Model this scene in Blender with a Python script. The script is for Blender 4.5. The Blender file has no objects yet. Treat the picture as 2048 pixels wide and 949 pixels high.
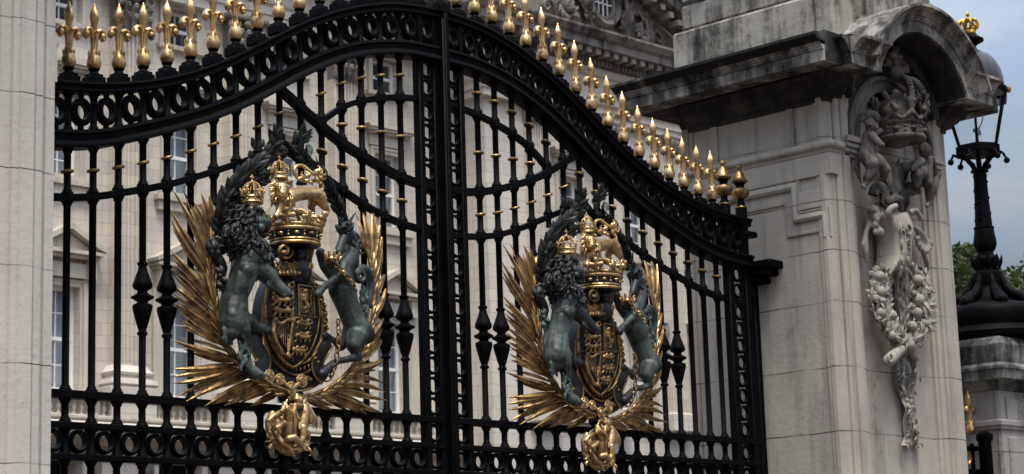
import bpy, math, random
import numpy as np
from mathutils import Vector, Matrix
random.seed(7)
C = bpy.context.scene.collection
SC = bpy.context.scene
PI = math.pi
def V(*a): return Vector(a)

# ------------------------------------------------------------------ camera
CAM = Vector((-8.06891, -8.21350, 1.59977)); FPX = 4032.324
MR = Matrix(((0.69236132, -0.72087307, -0.03127), (-0.11481844, -0.15285507, 0.98155594), (0.71235702, 0.676001, 0.18860046)))
MT = MR.transposed()
def ray(px, py): return MT @ Vector(((px-1024)/FPX, -(py-474.5)/FPX, 1.0))
def atY(px, py, y):
    d = ray(px, py); return CAM + d*((y-CAM.y)/d.y)
def atX(px, py, x):
    d = ray(px, py); return CAM + d*((x-CAM.x)/d.x)
cam = bpy.data.cameras.new('camera'); camo = bpy.data.objects.new('camera', cam); C.objects.link(camo)
cam.sensor_width = 36.0; cam.lens = FPX/2048*36.0; cam.clip_start = .1; cam.clip_end = 3000
r, u, f = MR[0], MR[1], MR[2]
camo.matrix_world = Matrix(((r[0], u[0], -f[0], CAM.x), (r[1], u[1], -f[1], CAM.y), (r[2], u[2], -f[2], CAM.z), (0, 0, 0, 1)))
SC.camera = camo
cam.dof.use_dof = True; cam.dof.focus_distance = 11.2; cam.dof.aperture_fstop = 9.0

# ------------------------------------------------------------------ materials
class NT:
    def __init__(s, name):
        s.m = bpy.data.materials.new(name); s.m.use_nodes = True; s.t = s.m.node_tree
        s.b = s.t.nodes['Principled BSDF']; s.out = s.t.nodes['Material Output']
    def n(s, typ, **k):
        nd = s.t.nodes.new(typ)
        for a, v in k.items(): setattr(nd, a, v)
        return nd
    def l(s, a, b): s.t.links.new(a, b)
    def val(s, nd, i, v):
        if hasattr(v, 'is_linked'): s.l(v, nd.inputs[i])
        else: nd.inputs[i].default_value = v
    def coord(s, kind='Object'): return s.n('ShaderNodeTexCoord').outputs[kind]
    def pos(s): return s.n('ShaderNodeNewGeometry').outputs['Position']
    def mapping(s, vec, scale=(1, 1, 1), rot=(0, 0, 0)):
        m = s.n('ShaderNodeMapping'); s.l(vec, m.inputs[0]); m.inputs['Scale'].default_value = scale; m.inputs['Rotation'].default_value = rot; return m.outputs[0]
    def noise(s, vec, scale, detail=6, rough=.6, dist=0):
        n = s.n('ShaderNodeTexNoise'); s.l(vec, n.inputs['Vector']); n.inputs['Scale'].default_value = scale; n.inputs['Detail'].default_value = detail
        n.inputs['Roughness'].default_value = rough; n.inputs['Distortion'].default_value = dist; return n.outputs['Fac']
    def ramp(s, fac, stops):
        r = s.n('ShaderNodeValToRGB'); s.l(fac, r.inputs[0]); e = r.color_ramp.elements
        while len(e) < len(stops): e.new(.5)
        for el, (p, c) in zip(e, stops):
            el.position = p; el.color = (c, c, c, 1) if isinstance(c, (int, float)) else (*c, 1)
        return r.outputs[0]
    def mix(s, fac, a, b, mode='MIX'):
        m = s.n('ShaderNodeMix', data_type='RGBA', blend_type=mode)
        for i, v in ((0, fac), (6, a), (7, b)):
            if hasattr(v, 'is_linked'): s.l(v, m.inputs[i])
            else: m.inputs[i].default_value = v if i == 0 else (*v, 1)
        return m.outputs[2]
    def math(s, op, a, b=0.0, c=None):
        m = s.n('ShaderNodeMath', operation=op); s.val(m, 0, a); s.val(m, 1, b)
        if c is not None: s.val(m, 2, c)
        return m.outputs[0]
    def bump(s, h, strength=.3, dist=.01, prev=None):
        b = s.n('ShaderNodeBump'); b.inputs['Strength'].default_value = strength; b.inputs['Distance'].default_value = dist; s.l(h, b.inputs['Height'])
        if prev is not None: s.l(prev, b.inputs['Normal'])
        s.l(b.outputs[0], s.b.inputs['Normal']); return b.outputs[0]
    def col(s, c):
        if hasattr(c, 'is_linked'): s.l(c, s.b.inputs['Base Color'])
        else: s.b.inputs['Base Color'].default_value = (*c, 1)
    def set(s, **k):
        for a, v in k.items(): s.val(s.b, a.replace('_', ' '), v)

def m_iron():
    k = NT('black_iron_paint'); p = k.pos(); n = k.noise(p, 9, 5)
    k.col(k.ramp(n, [(.3, (.0015, .0015, .0017)), (.75, (.0035, .0035, .0042))])); k.set(Roughness=k.ramp(n, [(.3, .42), (.7, .56)]))
    k.b.inputs['Specular IOR Level'].default_value = .04
    k.bump(k.noise(p, 60, 4), .15, .004); return k.m
def m_gold(name, hi, lo, rough, dirt):
    k = NT(name); p = k.pos(); n = k.noise(p, 14, 7, .65); n2 = k.noise(p, 55, 5)
    d = k.ramp(n, [(dirt, 1.0), (dirt+.2, 0.0)])
    c = k.mix(n2, lo, hi); k.col(k.mix(d, c, (.075, .045, .018)))
    k.set(Metallic=k.math('SUBTRACT', 1.0, k.math('MULTIPLY', d, .45)), Roughness=k.math('ADD', rough, k.math('MULTIPLY', d, .28)))
    k.bump(n2, .18, .004); return k.m
def m_bronze(name, dark, green, amount):
    k = NT(name); p = k.pos(); n = k.noise(p, 4.2, 6, .55, .3); n2 = k.noise(p, 40, 5)
    g = k.n('ShaderNodeNewGeometry'); sx = k.n('ShaderNodeSeparateXYZ'); k.l(g.outputs['Normal'], sx.inputs[0])
    f = k.math('ADD', k.math('MULTIPLY', n, .9), k.math('MULTIPLY', n2, .25))
    m = k.ramp(f, [(amount-.08, 0.0), (amount+.26, 1.0)])
    k.col(k.mix(m, k.mix(n2, dark, tuple(v*1.8 for v in dark)), green)); k.set(Metallic=.25, Roughness=k.ramp(n, [(.3, .42), (.7, .62)]))
    k.b.inputs['Specular IOR Level'].default_value = .45
    k.bump(n2, .25, .004); return k.m
def m_stone(name, base, joints=None, stain=.35, grime=0.0, rough=.9, scale=1.0, warm=(1.0, .93, .86), jw=.004, streak=.5):
    """weathered Portland stone; joints = list of z heights of bed joints; grime = share of dark soot patches"""
    k = NT(name); p = k.pos()
    n = k.noise(p, 2.2*scale, 7, .6); n2 = k.noise(p, 28*scale, 6, .7); n3 = k.noise(k.mapping(p, (9*scale, 9*scale, .7*scale)), 1.0, 6, .6)
    c0 = tuple(base*w for w in warm); c1 = tuple(base*w*.72 for w in (1.0, .9, .8))
    col = k.mix(k.ramp(n, [(.35, 0.0), (.7, stain)]), c0, c1)
    col = k.mix(k.ramp(n3, [(.5, 0.0), (.75, streak)]), col, tuple(base*.45*w for w in (1, .93, .84)))
    col = k.mix(k.ramp(n2, [(.58, 0.0), (.78, .62)]), col, tuple(base*.4 for _ in range(3)))
    if grime > 0:
        g = k.math('ADD', k.math('MULTIPLY', n, .55), k.math('MULTIPLY', n3, .45)); g = k.math('ADD', g, k.math('MULTIPLY', n2, .22))
        lo = .86-grime*.5
        col = k.mix(k.ramp(g, [(lo-.09, 0.0), (lo+.01, .7), (lo+.10, 1.0)]), col, (.012, .012, .0112))
    if joints:
        sx = k.n('ShaderNodeSeparateXYZ'); k.l(p, sx.inputs[0]); z = k.math('ADD', sx.outputs[2], k.math('MULTIPLY', k.math('SUBTRACT', k.noise(p, 6, 3), .5), .014))
        acc = None
        for j in joints:
            a = k.math('LESS_THAN', k.math('ABSOLUTE', k.math('SUBTRACT', z, j)), jw)
            acc = a if acc is None else k.math('MAXIMUM', acc, a)
        col = k.mix(k.math('MULTIPLY', acc, k.ramp(k.noise(p, 3.5, 2), [(.35, .25), (.6, .95)])), col, (.05, .042, .036))
    k.col(col); k.set(Roughness=rough); k.b.inputs['Specular IOR Level'].default_value = .25
    k.bump(k.math('ADD', n2, k.math('MULTIPLY', n, .6)), .35, .012/scale); return k.m
def m_ashlar(name, base, bw, bh, warm=(1.0, .93, .85), contrast=.16, axis='XZ'):
    """palace wall: courses of ashlar, each block a little different"""
    k = NT(name); p = k.pos(); sx = k.n('ShaderNodeSeparateXYZ'); k.l(p, sx.inputs[0]); cb = k.n('ShaderNodeCombineXYZ')
    k.l(k.math('ADD', sx.outputs[0], sx.outputs[1]), cb.inputs[0]); k.l(sx.outputs[2], cb.inputs[1])
    br = k.n('ShaderNodeTexBrick'); k.l(cb.outputs[0], br.inputs['Vector']); br.inputs['Scale'].default_value = 1
    br.inputs['Brick Width'].default_value = bw; br.inputs['Row Height'].default_value = bh; br.inputs['Mortar Size'].default_value = .012; br.inputs['Mortar Smooth'].default_value = .3
    a = tuple(base*w for w in warm); b = tuple(base*(1-contrast)*w for w in (1.0, .91, .82))
    br.inputs['Color1'].default_value = (*a, 1); br.inputs['Color2'].default_value = (*b, 1); br.inputs['Mortar'].default_value = (base*.55, base*.48, base*.42, 1)
    n = k.noise(p, .35, 6); n3 = k.noise(k.mapping(p, (2.2, 2.2, .16)), 1, 6, .65)
    c = k.mix(k.ramp(n, [(.4, 0.0), (.7, .35)]), br.outputs[0], tuple(base*.66*w for w in (1, .9, .8)))
    c = k.mix(k.ramp(n3, [(.52, 0.0), (.78, .5)]), c, tuple(base*.5*w for w in (1, .92, .84)))
    k.col(c); k.set(Roughness=.92); k.b.inputs['Specular IOR Level'].default_value = .2
    k.bump(br.outputs['Fac'], -.4, .02); return k.m
def m_plain(name, c, rough=.6, metal=0.0, spec=.4):
    k = NT(name); p = k.pos(); n = k.noise(p, 5, 5); k.col(k.mix(n, tuple(v*.82 for v in c), tuple(min(1, v*1.12) for v in c))); k.set(Roughness=rough, Metallic=metal); k.b.inputs['Specular IOR Level'].default_value = spec; return k.m
def m_glass(name, tint, alpha):
    k = NT(name); k.col(tint); k.set(Roughness=.06); k.b.inputs['Specular IOR Level'].default_value = .5; k.b.inputs['Alpha'].default_value = alpha; return k.m
def m_leaf():
    k = NT('foliage'); p = k.pos(); n = k.noise(p, .9, 4); n2 = k.noise(p, 9, 3); k.col(k.mix(n2, k.mix(n, (.011, .022, .006), (.032, .048, .012)), (.045, .062, .018))); k.set(Roughness=.6)
    tr = k.n('ShaderNodeBsdfTranslucent'); tr.inputs[0].default_value = (.05, .085, .02, 1); mx_ = k.n('ShaderNodeMixShader'); mx_.inputs[0].default_value = .3; k.l(k.b.outputs[0], mx_.inputs[1]); k.l(tr.outputs[0], mx_.inputs[2]); k.l(mx_.outputs[0], k.out.inputs[0]); return k.m
PJ = [1.02, 1.48, 1.92, 2.35, 2.784, 3.215, 3.653, 4.0, 4.343, 4.78]
M = dict(
    iron=m_iron(),
    gold=m_gold('gilding', (.68, .475, .235), (.46, .305, .13), .36, .34),
    goldold=m_gold('tarnished_gilding', (.54, .355, .15), (.28, .17, .065), .32, .41),
    gilt=m_gold('bright_gilding', (.75, .45, .07), (.55, .30, .04), .3, .35),
    collar=m_gold('dull_gilding', (.50, .33, .15), (.34, .21, .09), .40, .42),
    bronze=m_bronze('patinated_bronze', (.008, .010, .010), (.11, .15, .13), .60),
    bronzeg=m_bronze('green_bronze', (.006, .0085, .008), (.140, .188, .160), .595),
    bronzed=m_bronze('dark_bronze', (.005, .006, .0062), (.05, .078, .072), .72),
    laurel=m_bronze('laurel_bronze', (.007, .0085, .0075), (.07, .12, .11), .70),
    pier_clean=m_stone('clean_pier_stone', .46, PJ, .45, 0.0, streak=.4, warm=(1, .95, .84), jw=.0028),
    pier=m_stone('pier_stone', .36, PJ, .75, .10, streak=.95, warm=(1, .935, .785)),
    carved=m_stone('carved_stone', .29, [3.653, 4.343, 3.215, 4.0], .7, .26, scale=1.6, streak=.8, jw=.003, warm=(1, .935, .785)),
    sooty_shaded=m_stone('sooty_shaded_carved_stone', .14, [4.343, 4.78], .7, .42, scale=1.6, streak=.6, jw=.003, warm=(1, .90, .79)),  # darker copy of the carved stone: the hood's shade painted in, plus soot
    cornice=m_stone('sooty_stone', .27, None, .5, .80, warm=(.97, .955, .83)),
    hood=m_stone('weathered_stone', .32, None, .5, .52, warm=(1, .96, .86)),
    soffit=m_stone('stained_shaded_soffit_stone', .055, None, .6, .5, warm=(1, .92, .84)),  # near-black base paints the shade under cornice and hood; patches are soot
    plinth=m_stone('lichened_stone', .30, None, .5, .38, warm=(.99, .945, .81)),
    palace=m_ashlar('palace_ashlar', .56, 1.35, .42, warm=(1.0, .925, .765)),
    palace_pale=m_ashlar('pale_ashlar', .56, 1.5, .46, warm=(1.0, .945, .81), contrast=.10),
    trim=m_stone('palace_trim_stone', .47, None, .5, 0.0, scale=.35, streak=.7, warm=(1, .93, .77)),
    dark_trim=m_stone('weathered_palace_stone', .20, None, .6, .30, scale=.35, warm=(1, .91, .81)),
    frame=m_plain('white_joinery_paint', (.72, .72, .70), .5),
    pane=m_glass('window_glass', (.05, .065, .08), .16),
    lampglass=m_glass('lantern_glass', (.75, .80, .82), .16),
    curtain=m_plain('net_curtain', (.66, .72, .78), .9),
    stained=m_stone('stained_stone', .30, [2.35, 2.784], .6, .30, streak=.7, warm=(1, .95, .88)),
    lichen=m_stone('green_stained_stone', .24, None, .6, .50, warm=(.92, .98, .92)),
    lampdome=m_plain('grey_enamel', (.022, .022, .025), .25),
    bark=m_plain('bark', (.05, .04, .03), .95),
    leaf=m_leaf(),
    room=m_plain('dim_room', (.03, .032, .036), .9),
)

# ------------------------------------------------------------------ mesh builder
class MB:
    def __init__(s): s.v = []; s.f = []
    def add(s, vs, fs):
        o = len(s.v); s.v += [tuple(v) for v in vs]; s.f += [tuple(i+o for i in f) for f in fs]; return s
    def box(s, x0, x1, y0, y1, z0, z1):
        return s.add([(x0,y0,z0),(x1,y0,z0),(x1,y1,z0),(x0,y1,z0),(x0,y0,z1),(x1,y0,z1),(x1,y1,z1),(x0,y1,z1)],
              [(0,3,2,1),(4,5,6,7),(0,1,5,4),(1,2,6,5),(2,3,7,6),(3,0,4,7)])
    def bbox(s, x0, x1, y0, y1, z0, z1, b=.004):
        """box with chamfered edges"""
        if x0 > x1: x0, x1 = x1, x0
        if y0 > y1: y0, y1 = y1, y0
        b = min(b, (x1-x0)*.45, (y1-y0)*.45, (z1-z0)*.45)
        P = [(x0+b,y0),(x1-b,y0),(x1,y0+b),(x1,y1-b),(x1-b,y1),(x0+b,y1),(x0,y1-b),(x0,y0+b)]
        Q = [(x0+b,y0+b),(x1-b,y0+b),(x1-b,y0+b),(x1-b,y1-b),(x1-b,y1-b),(x0+b,y1-b),(x0+b,y1-b),(x0+b,y0+b)]
        vs = [(a,c,z0) for a,c in Q]+[(a,c,z0+b) for a,c in P]+[(a,c,z1-b) for a,c in P]+[(a,c,z1) for a,c in Q]
        fs = [(7,6,5,4,3,2,1,0), tuple(range(24,32))]
        for k in range(3):
            for i in range(8): fs.append((k*8+i, k*8+(i+1)%8, k*8+8+(i+1)%8, k*8+8+i))
        return s.add(vs, fs)
    def lathe(s, prof, c=(0,0,0), n=16, rot=None, squash=1.0, flute=0.0, nf=0):
        """prof = [(r, z)...] bottom to top, around z"""
        rings = []; vs = []
        for r, z in prof:
            rings.append(len(vs))
            for i in range(n):
                a = 2*PI*i/n+PI/n; rr = max(r, 1e-4)*(1+(flute*math.cos(nf*a) if nf else 0)); p = Vector((rr*math.cos(a), rr*math.sin(a)*squash, z))
                if rot is not None: p = rot @ p
                vs.append(p+Vector(c))
        fs = [tuple(range(n-1,-1,-1))]
        for k in range(len(prof)-1):
            for i in range(n): fs.append((k*n+i, k*n+(i+1)%n, (k+1)*n+(i+1)%n, (k+1)*n+i))
        fs.append(tuple((len(prof)-1)*n+i for i in range(n)))
        return s.add(vs, fs)
    def tube(s, pts, rad, n=10, flat=1.0, up=(0,1,0), cap=True):
        pts = [Vector(p) for p in pts]; N = len(pts)
        if not hasattr(rad, '__len__'): rad = [rad]*N
        vs = []; up = Vector(up); prev = None
        for k in range(N):
            t = (pts[min(k+1,N-1)]-pts[max(k-1,0)]).normalized()
            if prev is None:
                a = up-t*up.dot(t)
                if a.length < 1e-3: a = Vector((1,0,0))-t*t.x
                if a.length < 1e-3: a = Vector((0,0,1))-t*t.z
            else: a = prev-t*prev.dot(t)
            a.normalize(); prev = a; b = t.cross(a)
            for i in range(n):
                an = 2*PI*i/n; vs.append(pts[k]+a*(math.cos(an)*rad[k]*flat)+b*(math.sin(an)*rad[k]))
        fs = []
        for k in range(N-1):
            for i in range(n): fs.append((k*n+i, k*n+(i+1)%n, (k+1)*n+(i+1)%n, (k+1)*n+i))
        if cap: fs += [tuple(range(n-1,-1,-1)), tuple((N-1)*n+i for i in range(n))]
        return s.add(vs, fs)
    def torus(s, c, R, r, rot=None, n=20, m=8, sx=1.0, sz=1.0, sh=1.0):
        """ring in the local xy plane"""
        vs = []; c = Vector(c)
        for i in range(n):
            a = 2*PI*i/n
            for j in range(m):
                b = 2*PI*j/m; q = R+r*math.cos(b); p = Vector((q*math.cos(a)*sx, q*math.sin(a)*sz, r*math.sin(b)*sh))
                if rot is not None: p = rot @ p
                vs.append(c+p)
        fs = [(i*m+j, ((i+1)%n)*m+j, ((i+1)%n)*m+(j+1)%m, i*m+(j+1)%m) for i in range(n) for j in range(m)]
        return s.add(vs, fs)
    def annulus(s, c, prof, n=24, sx=1.0, sz=1.0):
        """ring lying in the gate plane (axis y); prof = closed [(radius, y)]"""
        m = len(prof); vs = []
        for i in range(n):
            a = 2*PI*i/n
            for r, y in prof: vs.append((c[0]+r*math.cos(a)*sx, c[1]+y, c[2]+r*math.sin(a)*sz))
        fs = [(i*m+j, i*m+(j+1)%m, ((i+1)%n)*m+(j+1)%m, ((i+1)%n)*m+j) for i in range(n) for j in range(m)]
        return s.add(vs, fs)
    def sweepXZ(s, path, prof, closed=False):
        """path [(x,z)] in the gate plane; prof = closed loop [(n, y)], n along the path's left normal"""
        N = len(path); P = [Vector((a, b)) for a, b in path]; m = len(prof); vs = []
        for k in range(N):
            t0 = (P[k]-P[k-1]).normalized() if k else None; t1 = (P[k+1]-P[k]).normalized() if k < N-1 else None
            if t0 is None: nn = Vector((-t1.y, t1.x)); sc = 1
            elif t1 is None: nn = Vector((-t0.y, t0.x)); sc = 1
            else:
                a = Vector((-t0.y, t0.x)); b = Vector((-t1.y, t1.x)); nn = (a+b).normalized(); sc = 1/max(.35, nn.dot(a))
            for n_, y in prof: vs.append((P[k].x+nn.x*n_*sc, y, P[k].y+nn.y*n_*sc))
        fs = []
        for k in range(N-1):
            for j in range(m): fs.append((k*m+j, k*m+(j+1)%m, (k+1)*m+(j+1)%m, (k+1)*m+j))
        fs += [tuple(range(m)), tuple((N-1)*m+j for j in range(m-1,-1,-1))]
        return s.add(vs, fs)
    def sweepXY(s, path, prof):
        """path [(x,y)] in plan; prof = closed loop [(out, z)], out to the right of the path"""
        N = len(path); P = [Vector((a, b)) for a, b in path]; m = len(prof); vs = []
        for k in range(N):
            t0 = (P[k]-P[k-1]).normalized() if k else None; t1 = (P[k+1]-P[k]).normalized() if k < N-1 else None
            if t0 is None: nn = Vector((t1.y, -t1.x)); sc = 1
            elif t1 is None: nn = Vector((t0.y, -t0.x)); sc = 1
            else:
                a = Vector((t0.y, -t0.x)); b = Vector((t1.y, -t1.x)); nn = (a+b).normalized(); sc = 1/max(.35, nn.dot(a))
            for o, z in prof: vs.append((P[k].x+nn.x*o*sc, P[k].y+nn.y*o*sc, z))
        fs = []
        for k in range(N-1):
            for j in range(m): fs.append((k*m+j, k*m+(j+1)%m, (k+1)*m+(j+1)%m, (k+1)*m+j))
        fs += [tuple(range(m)), tuple((N-1)*m+j for j in range(m-1,-1,-1))]
        return s.add(vs, fs)
    def prismXY(s, poly, z0, z1):
        n = len(poly); return s.add([(a,b,z0) for a,b in poly]+[(a,b,z1) for a,b in poly], [tuple(range(n-1,-1,-1)), tuple(range(n,2*n))]+[(i,(i+1)%n,n+(i+1)%n,n+i) for i in range(n)])
    def prismXZ(s, poly, y0, y1):
        n = len(poly); return s.add([(a,y0,b) for a,b in poly]+[(a,y1,b) for a,b in poly], [tuple(range(n)), tuple(range(2*n-1,n-1,-1))]+[(i,n+i,n+(i+1)%n,(i+1)%n) for i in range(n)])
    def blade(s, p0, p1, w, nrm, fold=.3, bend=0.0, peak=.3, k=7, thick=.35, side=0.0, ridges=0):
        """a folded leaf from p0 to p1"""
        p0 = Vector(p0); p1 = Vector(p1); d = p1-p0; nrm = Vector(nrm); L = d.length
        sd = d.cross(nrm).normalized(); up = sd.cross(d).normalized(); vs = []
        for i in range(k+1):
            t = i/k; e = (t/peak if t < peak else (1-t)/(1-peak)); ww = w*max(.03, math.sin(PI/2*max(0, min(1, e)))**.8)
            if t < peak: ww = max(ww, w*.45)
            c = p0+d*t+up*(bend*math.sin(PI*t)*L)+sd*(side*math.sin(PI*t)*L)
            vs += [c-sd*ww, c-sd*ww*.5+up*(fold*ww*.15), c+up*(fold*ww), c+sd*ww*.5+up*(fold*ww*.15), c+sd*ww, c-up*(thick*ww)]
        fs = []
        for i in range(k):
            for j in range(6): fs.append((i*6+j, i*6+(j+1)%6, (i+1)*6+(j+1)%6, (i+1)*6+j))
        fs += [(5,4,3,2,1,0), tuple(k*6+j for j in range(6))]
        return s.add(vs, fs)
    def ell(s, c, r, rot=None, n=14, m=9):
        c = Vector(c); vs = []
        if not hasattr(r, '__len__'): r = (r, r, r)
        for j in range(m+1):
            th = PI*j/m
            for i in range(n):
                a = 2*PI*i/n; p = Vector((r[0]*math.sin(th)*math.cos(a), r[1]*math.sin(th)*math.sin(a), r[2]*math.cos(th)))
                if rot is not None: p = rot @ p
                vs.append(c+p)
        fs = [(j*n+i, (j+1)*n+i, (j+1)*n+(i+1)%n, j*n+(i+1)%n) for j in range(m) for i in range(n)]
        return s.add(vs, fs)
    def cap(s, a, ra, b, rb, n=12):
        """tapered capsule"""
        a = Vector(a); b = Vector(b); t = b-a
        if t.length < 1e-6: return s.ell(a, ra)
        t.normalize(); x = Vector((0,1,0)) if abs(t.y) < .8 else Vector((1,0,0)); x = (x-t*x.dot(t)).normalized(); y = t.cross(x); vs = []; rows = []
        for j in range(5): rows.append((a-t*ra*math.cos(PI/2*j/4), ra*math.sin(PI/2*j/4)))
        for j in range(5): rows.append((b+t*rb*math.sin(PI/2*j/4), rb*math.cos(PI/2*j/4)))
        for c, rr in rows:
            for i in range(n): an = 2*PI*i/n; vs.append(c+x*(max(rr,1e-4)*math.cos(an))+y*(max(rr,1e-4)*math.sin(an)))
        fs = [(k*n+i, k*n+(i+1)%n, (k+1)*n+(i+1)%n, (k+1)*n+i) for k in range(9) for i in range(n)]
        return s.add(vs, fs)
    def limb(s, pts):
        """chain of (point, radius)"""
        for (a, ra), (b, rb) in zip(pts, pts[1:]): s.cap(a, ra, b, rb)
        return s
    def shift(s, d):
        s.v = [(a-d[0], b-d[1], c-d[2]) for a, b, c in s.v]; return s
    def mesh(s, name, mat, smooth=35):
        me = bpy.data.meshes.new(name); me.from_pydata(s.v, [], s.f); me.validate(); me.update()
        import bmesh
        bm = bmesh.new(); bm.from_mesh(me); bmesh.ops.recalc_face_normals(bm, faces=bm.faces); bm.to_mesh(me); bm.free()
        if smooth:
            me.polygons.foreach_set('use_smooth', [True]*len(me.polygons)); me.set_sharp_from_angle(angle=math.radians(smooth))
        me.materials.append(mat); return me
    def build(s, name, mat, parent=None, smooth=35, off=None):
        if off is not None: s.shift(off)
        ps = s.pieces()
        o = link(name, ps[0].mesh(name, mat, smooth), parent)
        for q in ps[1:]: link(name, q.mesh(name, mat, smooth), parent)
        return o
    def pieces(s):
        """solids that stand clear of one another become parts of their own"""
        n = len(s.v); par = list(range(n))
        def find(a):
            while par[a] != a: par[a] = par[par[a]]; a = par[a]
            return a
        for f_ in s.f:
            r0 = find(f_[0])
            for q in f_[1:]:
                r1 = find(q)
                if r1 != r0: par[r1] = r0
        rt = np.array([find(i) for i in range(n)]); roots, isl = np.unique(rt, return_inverse=True); k = len(roots)
        if k == 1 or k > 700: return [s]
        P = np.array(s.v); lo = np.full((k,3), 1e9); hi = np.full((k,3), -1e9); np.minimum.at(lo, isl, P); np.maximum.at(hi, isl, P); size = (hi-lo).max(1)
        gap = np.maximum(0, np.maximum(lo[:,None]-hi[None], lo[None]-hi[:,None])); near = np.sqrt((gap**2).sum(2)) <= np.maximum(.02, .5*np.maximum(size[:,None], size[None]))
        lab = np.arange(k)
        while True:
            new = np.where(near, lab[None, :], k).min(1)
            if (new == lab).all(): break
            lab = new
        if len(set(lab)) == 1: return [s]
        out = []
        for L_ in sorted(set(lab)):
            m = MB(); mp = {}
            for f_ in s.f:
                if lab[isl[f_[0]]] == L_:
                    g = []
                    for i in f_:
                        if i not in mp: mp[i] = len(m.v); m.v.append(s.v[i])
                        g.append(mp[i])
                    m.f.append(tuple(g))
            out.append(m)
        return out
    def blob(s, name, mat, parent=None, voxel=.006, it=4, off=None, fac=.5):
        """fuse everything into one continuous surface"""
        if off is not None: s.shift(off)
        me = s.mesh(name+'_src', mat, 0); o = bpy.data.objects.new(name+'_src', me); C.objects.link(o)
        m = o.modifiers.new('r', 'REMESH'); m.mode = 'VOXEL'; m.voxel_size = voxel; m.use_smooth_shade = True
        if it: q = o.modifiers.new('s', 'SMOOTH'); q.factor = fac; q.iterations = it
        dg = bpy.context.evaluated_depsgraph_get(); me2 = bpy.data.meshes.new_from_object(o.evaluated_get(dg)); me2.name = name
        bpy.data.objects.remove(o); bpy.data.meshes.remove(me)
        me2.materials.clear(); me2.materials.append(mat); me2.polygons.foreach_set('use_smooth', [True]*len(me2.polygons))
        return link(name, me2, parent)
def link(name, me, parent=None):
    o = bpy.data.objects.new(name, me); C.objects.link(o)
    if parent is not None: o.parent = parent
    return o
def thing(name, label, cat, loc=(0,0,0), group=None):
    o = bpy.data.objects.new(name, None); C.objects.link(o); o.location = loc; o.empty_display_size = .1
    o['label'] = label; o['category'] = cat
    if group: o['group'] = group
    return o
def tag(o, label=None, cat=None, group=None, kind=None):
    if label: o['label'] = label
    if cat: o['category'] = cat
    if group: o['group'] = group
    if kind: o['kind'] = kind
    return o
def interp(tab, s):
    xs = [a for a, _ in tab]; ys = [b for _, b in tab]
    if s <= xs[0]: return ys[0]
    for i in range(len(xs)-1):
        if s <= xs[i+1]:
            t = (s-xs[i])/(xs[i+1]-xs[i])
            d = lambda j: ((ys[min(j+1,len(ys)-1)]-ys[max(j-1,0)])/(xs[min(j+1,len(xs)-1)]-xs[max(j-1,0)]))
            h = xs[i+1]-xs[i]; m0 = d(i)*h; m1 = d(i+1)*h
            return (2*t**3-3*t*t+1)*ys[i]+(t**3-2*t*t+t)*m0+(-2*t**3+3*t*t)*ys[i+1]+(t**3-t*t)*m1
    return ys[-1]
def catmull(pts, k=6):
    P = [Vector(p) for p in pts]; out = []
    for i in range(len(P)-1):
        p0 = P[max(i-1,0)]; p1 = P[i]; p2 = P[i+1]; p3 = P[min(i+2,len(P)-1)]
        for j in range(k):
            t = j/k; out.append(.5*((2*p1)+(p2-p0)*t+(2*p0-5*p1+4*p2-p3)*t*t+(3*p1-p0-3*p2+p3)*t**3))
    out.append(P[-1]); return out
RX = lambda a: Matrix.Rotation(a, 3, 'X')
RY = lambda a: Matrix.Rotation(a, 3, 'Y')
RZ = lambda a: Matrix.Rotation(a, 3, 'Z')

# ================================================================== the gate
SJ = [.3175+.15*j for j in range(16)]
TOP = [(0,5.185),(.2,5.175),(.4,5.150),(.55,5.113),(.7,5.067),(.85,5.008),(1.0,4.94),(1.15,4.86),(1.3,4.772),(1.45,4.683),(1.6,4.598),(1.75,4.522),(1.9,4.457),(2.05,4.405),(2.2,4.363),(2.35,4.33),(2.5,4.307),(2.7,4.288),(2.95,4.28)]
LOW = [(0,4.868),(.25,4.860),(.4,4.840),(.55,4.808),(.7,4.762),(.85,4.70),(1.0,4.625),(1.15,4.54),(1.3,4.448),(1.45,4.362),(1.6,4.286),(1.75,4.217),(1.9,4.158),(2.05,4.103),(2.2,4.052),(2.35,4.006),(2.5,3.974),(2.7,3.950),(2.95,3.94)]
OGA = [(1.2175,4.215),(1.30,4.145),(1.4,4.09),(1.508,4.043),(1.668,3.977),(1.82,3.918),(1.97,3.864),(2.12,3.82),(2.27,3.779),(2.42,3.742),(2.6,3.715),(2.95,3.69)]
OGB = [(0,3.834),(.1,3.839),(.31,3.861),(.467,3.890),(.617,3.937),(.767,3.995),(.88,4.042),(.98,4.082),(1.10,4.135),(1.2175,4.215)]
DG1 = [(0,4.105),(.15,4.112),(.305,4.130),(.457,4.165),(.61,4.212),(.765,4.266),(.925,4.342),(1.08,4.428),(1.25,4.52)]
ARC = [(0,4.632),(.155,4.624),(.31,4.606),(.46,4.577),(.613,4.535),(.763,4.473),(.93,4.36)]
Z1c, Z2c, Z3c = 2.753, 2.603, 2.452
XL = -1.2175
def knob(up):
    return [(.0315,.0),(.0315,.007),(.027,.012),(.0235,.016),(.0235,.021),(.018,.027)] if up else None
def bar_profile(z0, z1):
    """plain round bar with a bell-shaped foot and head where it meets the rails"""
    k = [(.0315,0),(.0315,.007),(.0265,.012),(.0235,.017),(.0235,.022),(.018,.028)]
    if z1-z0 < .075: return [(.018,z0),(.018,z1)]
    return [(r, z0+h) for r, h in k]+[(r, z1-h) for r, h in reversed(k)]
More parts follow.
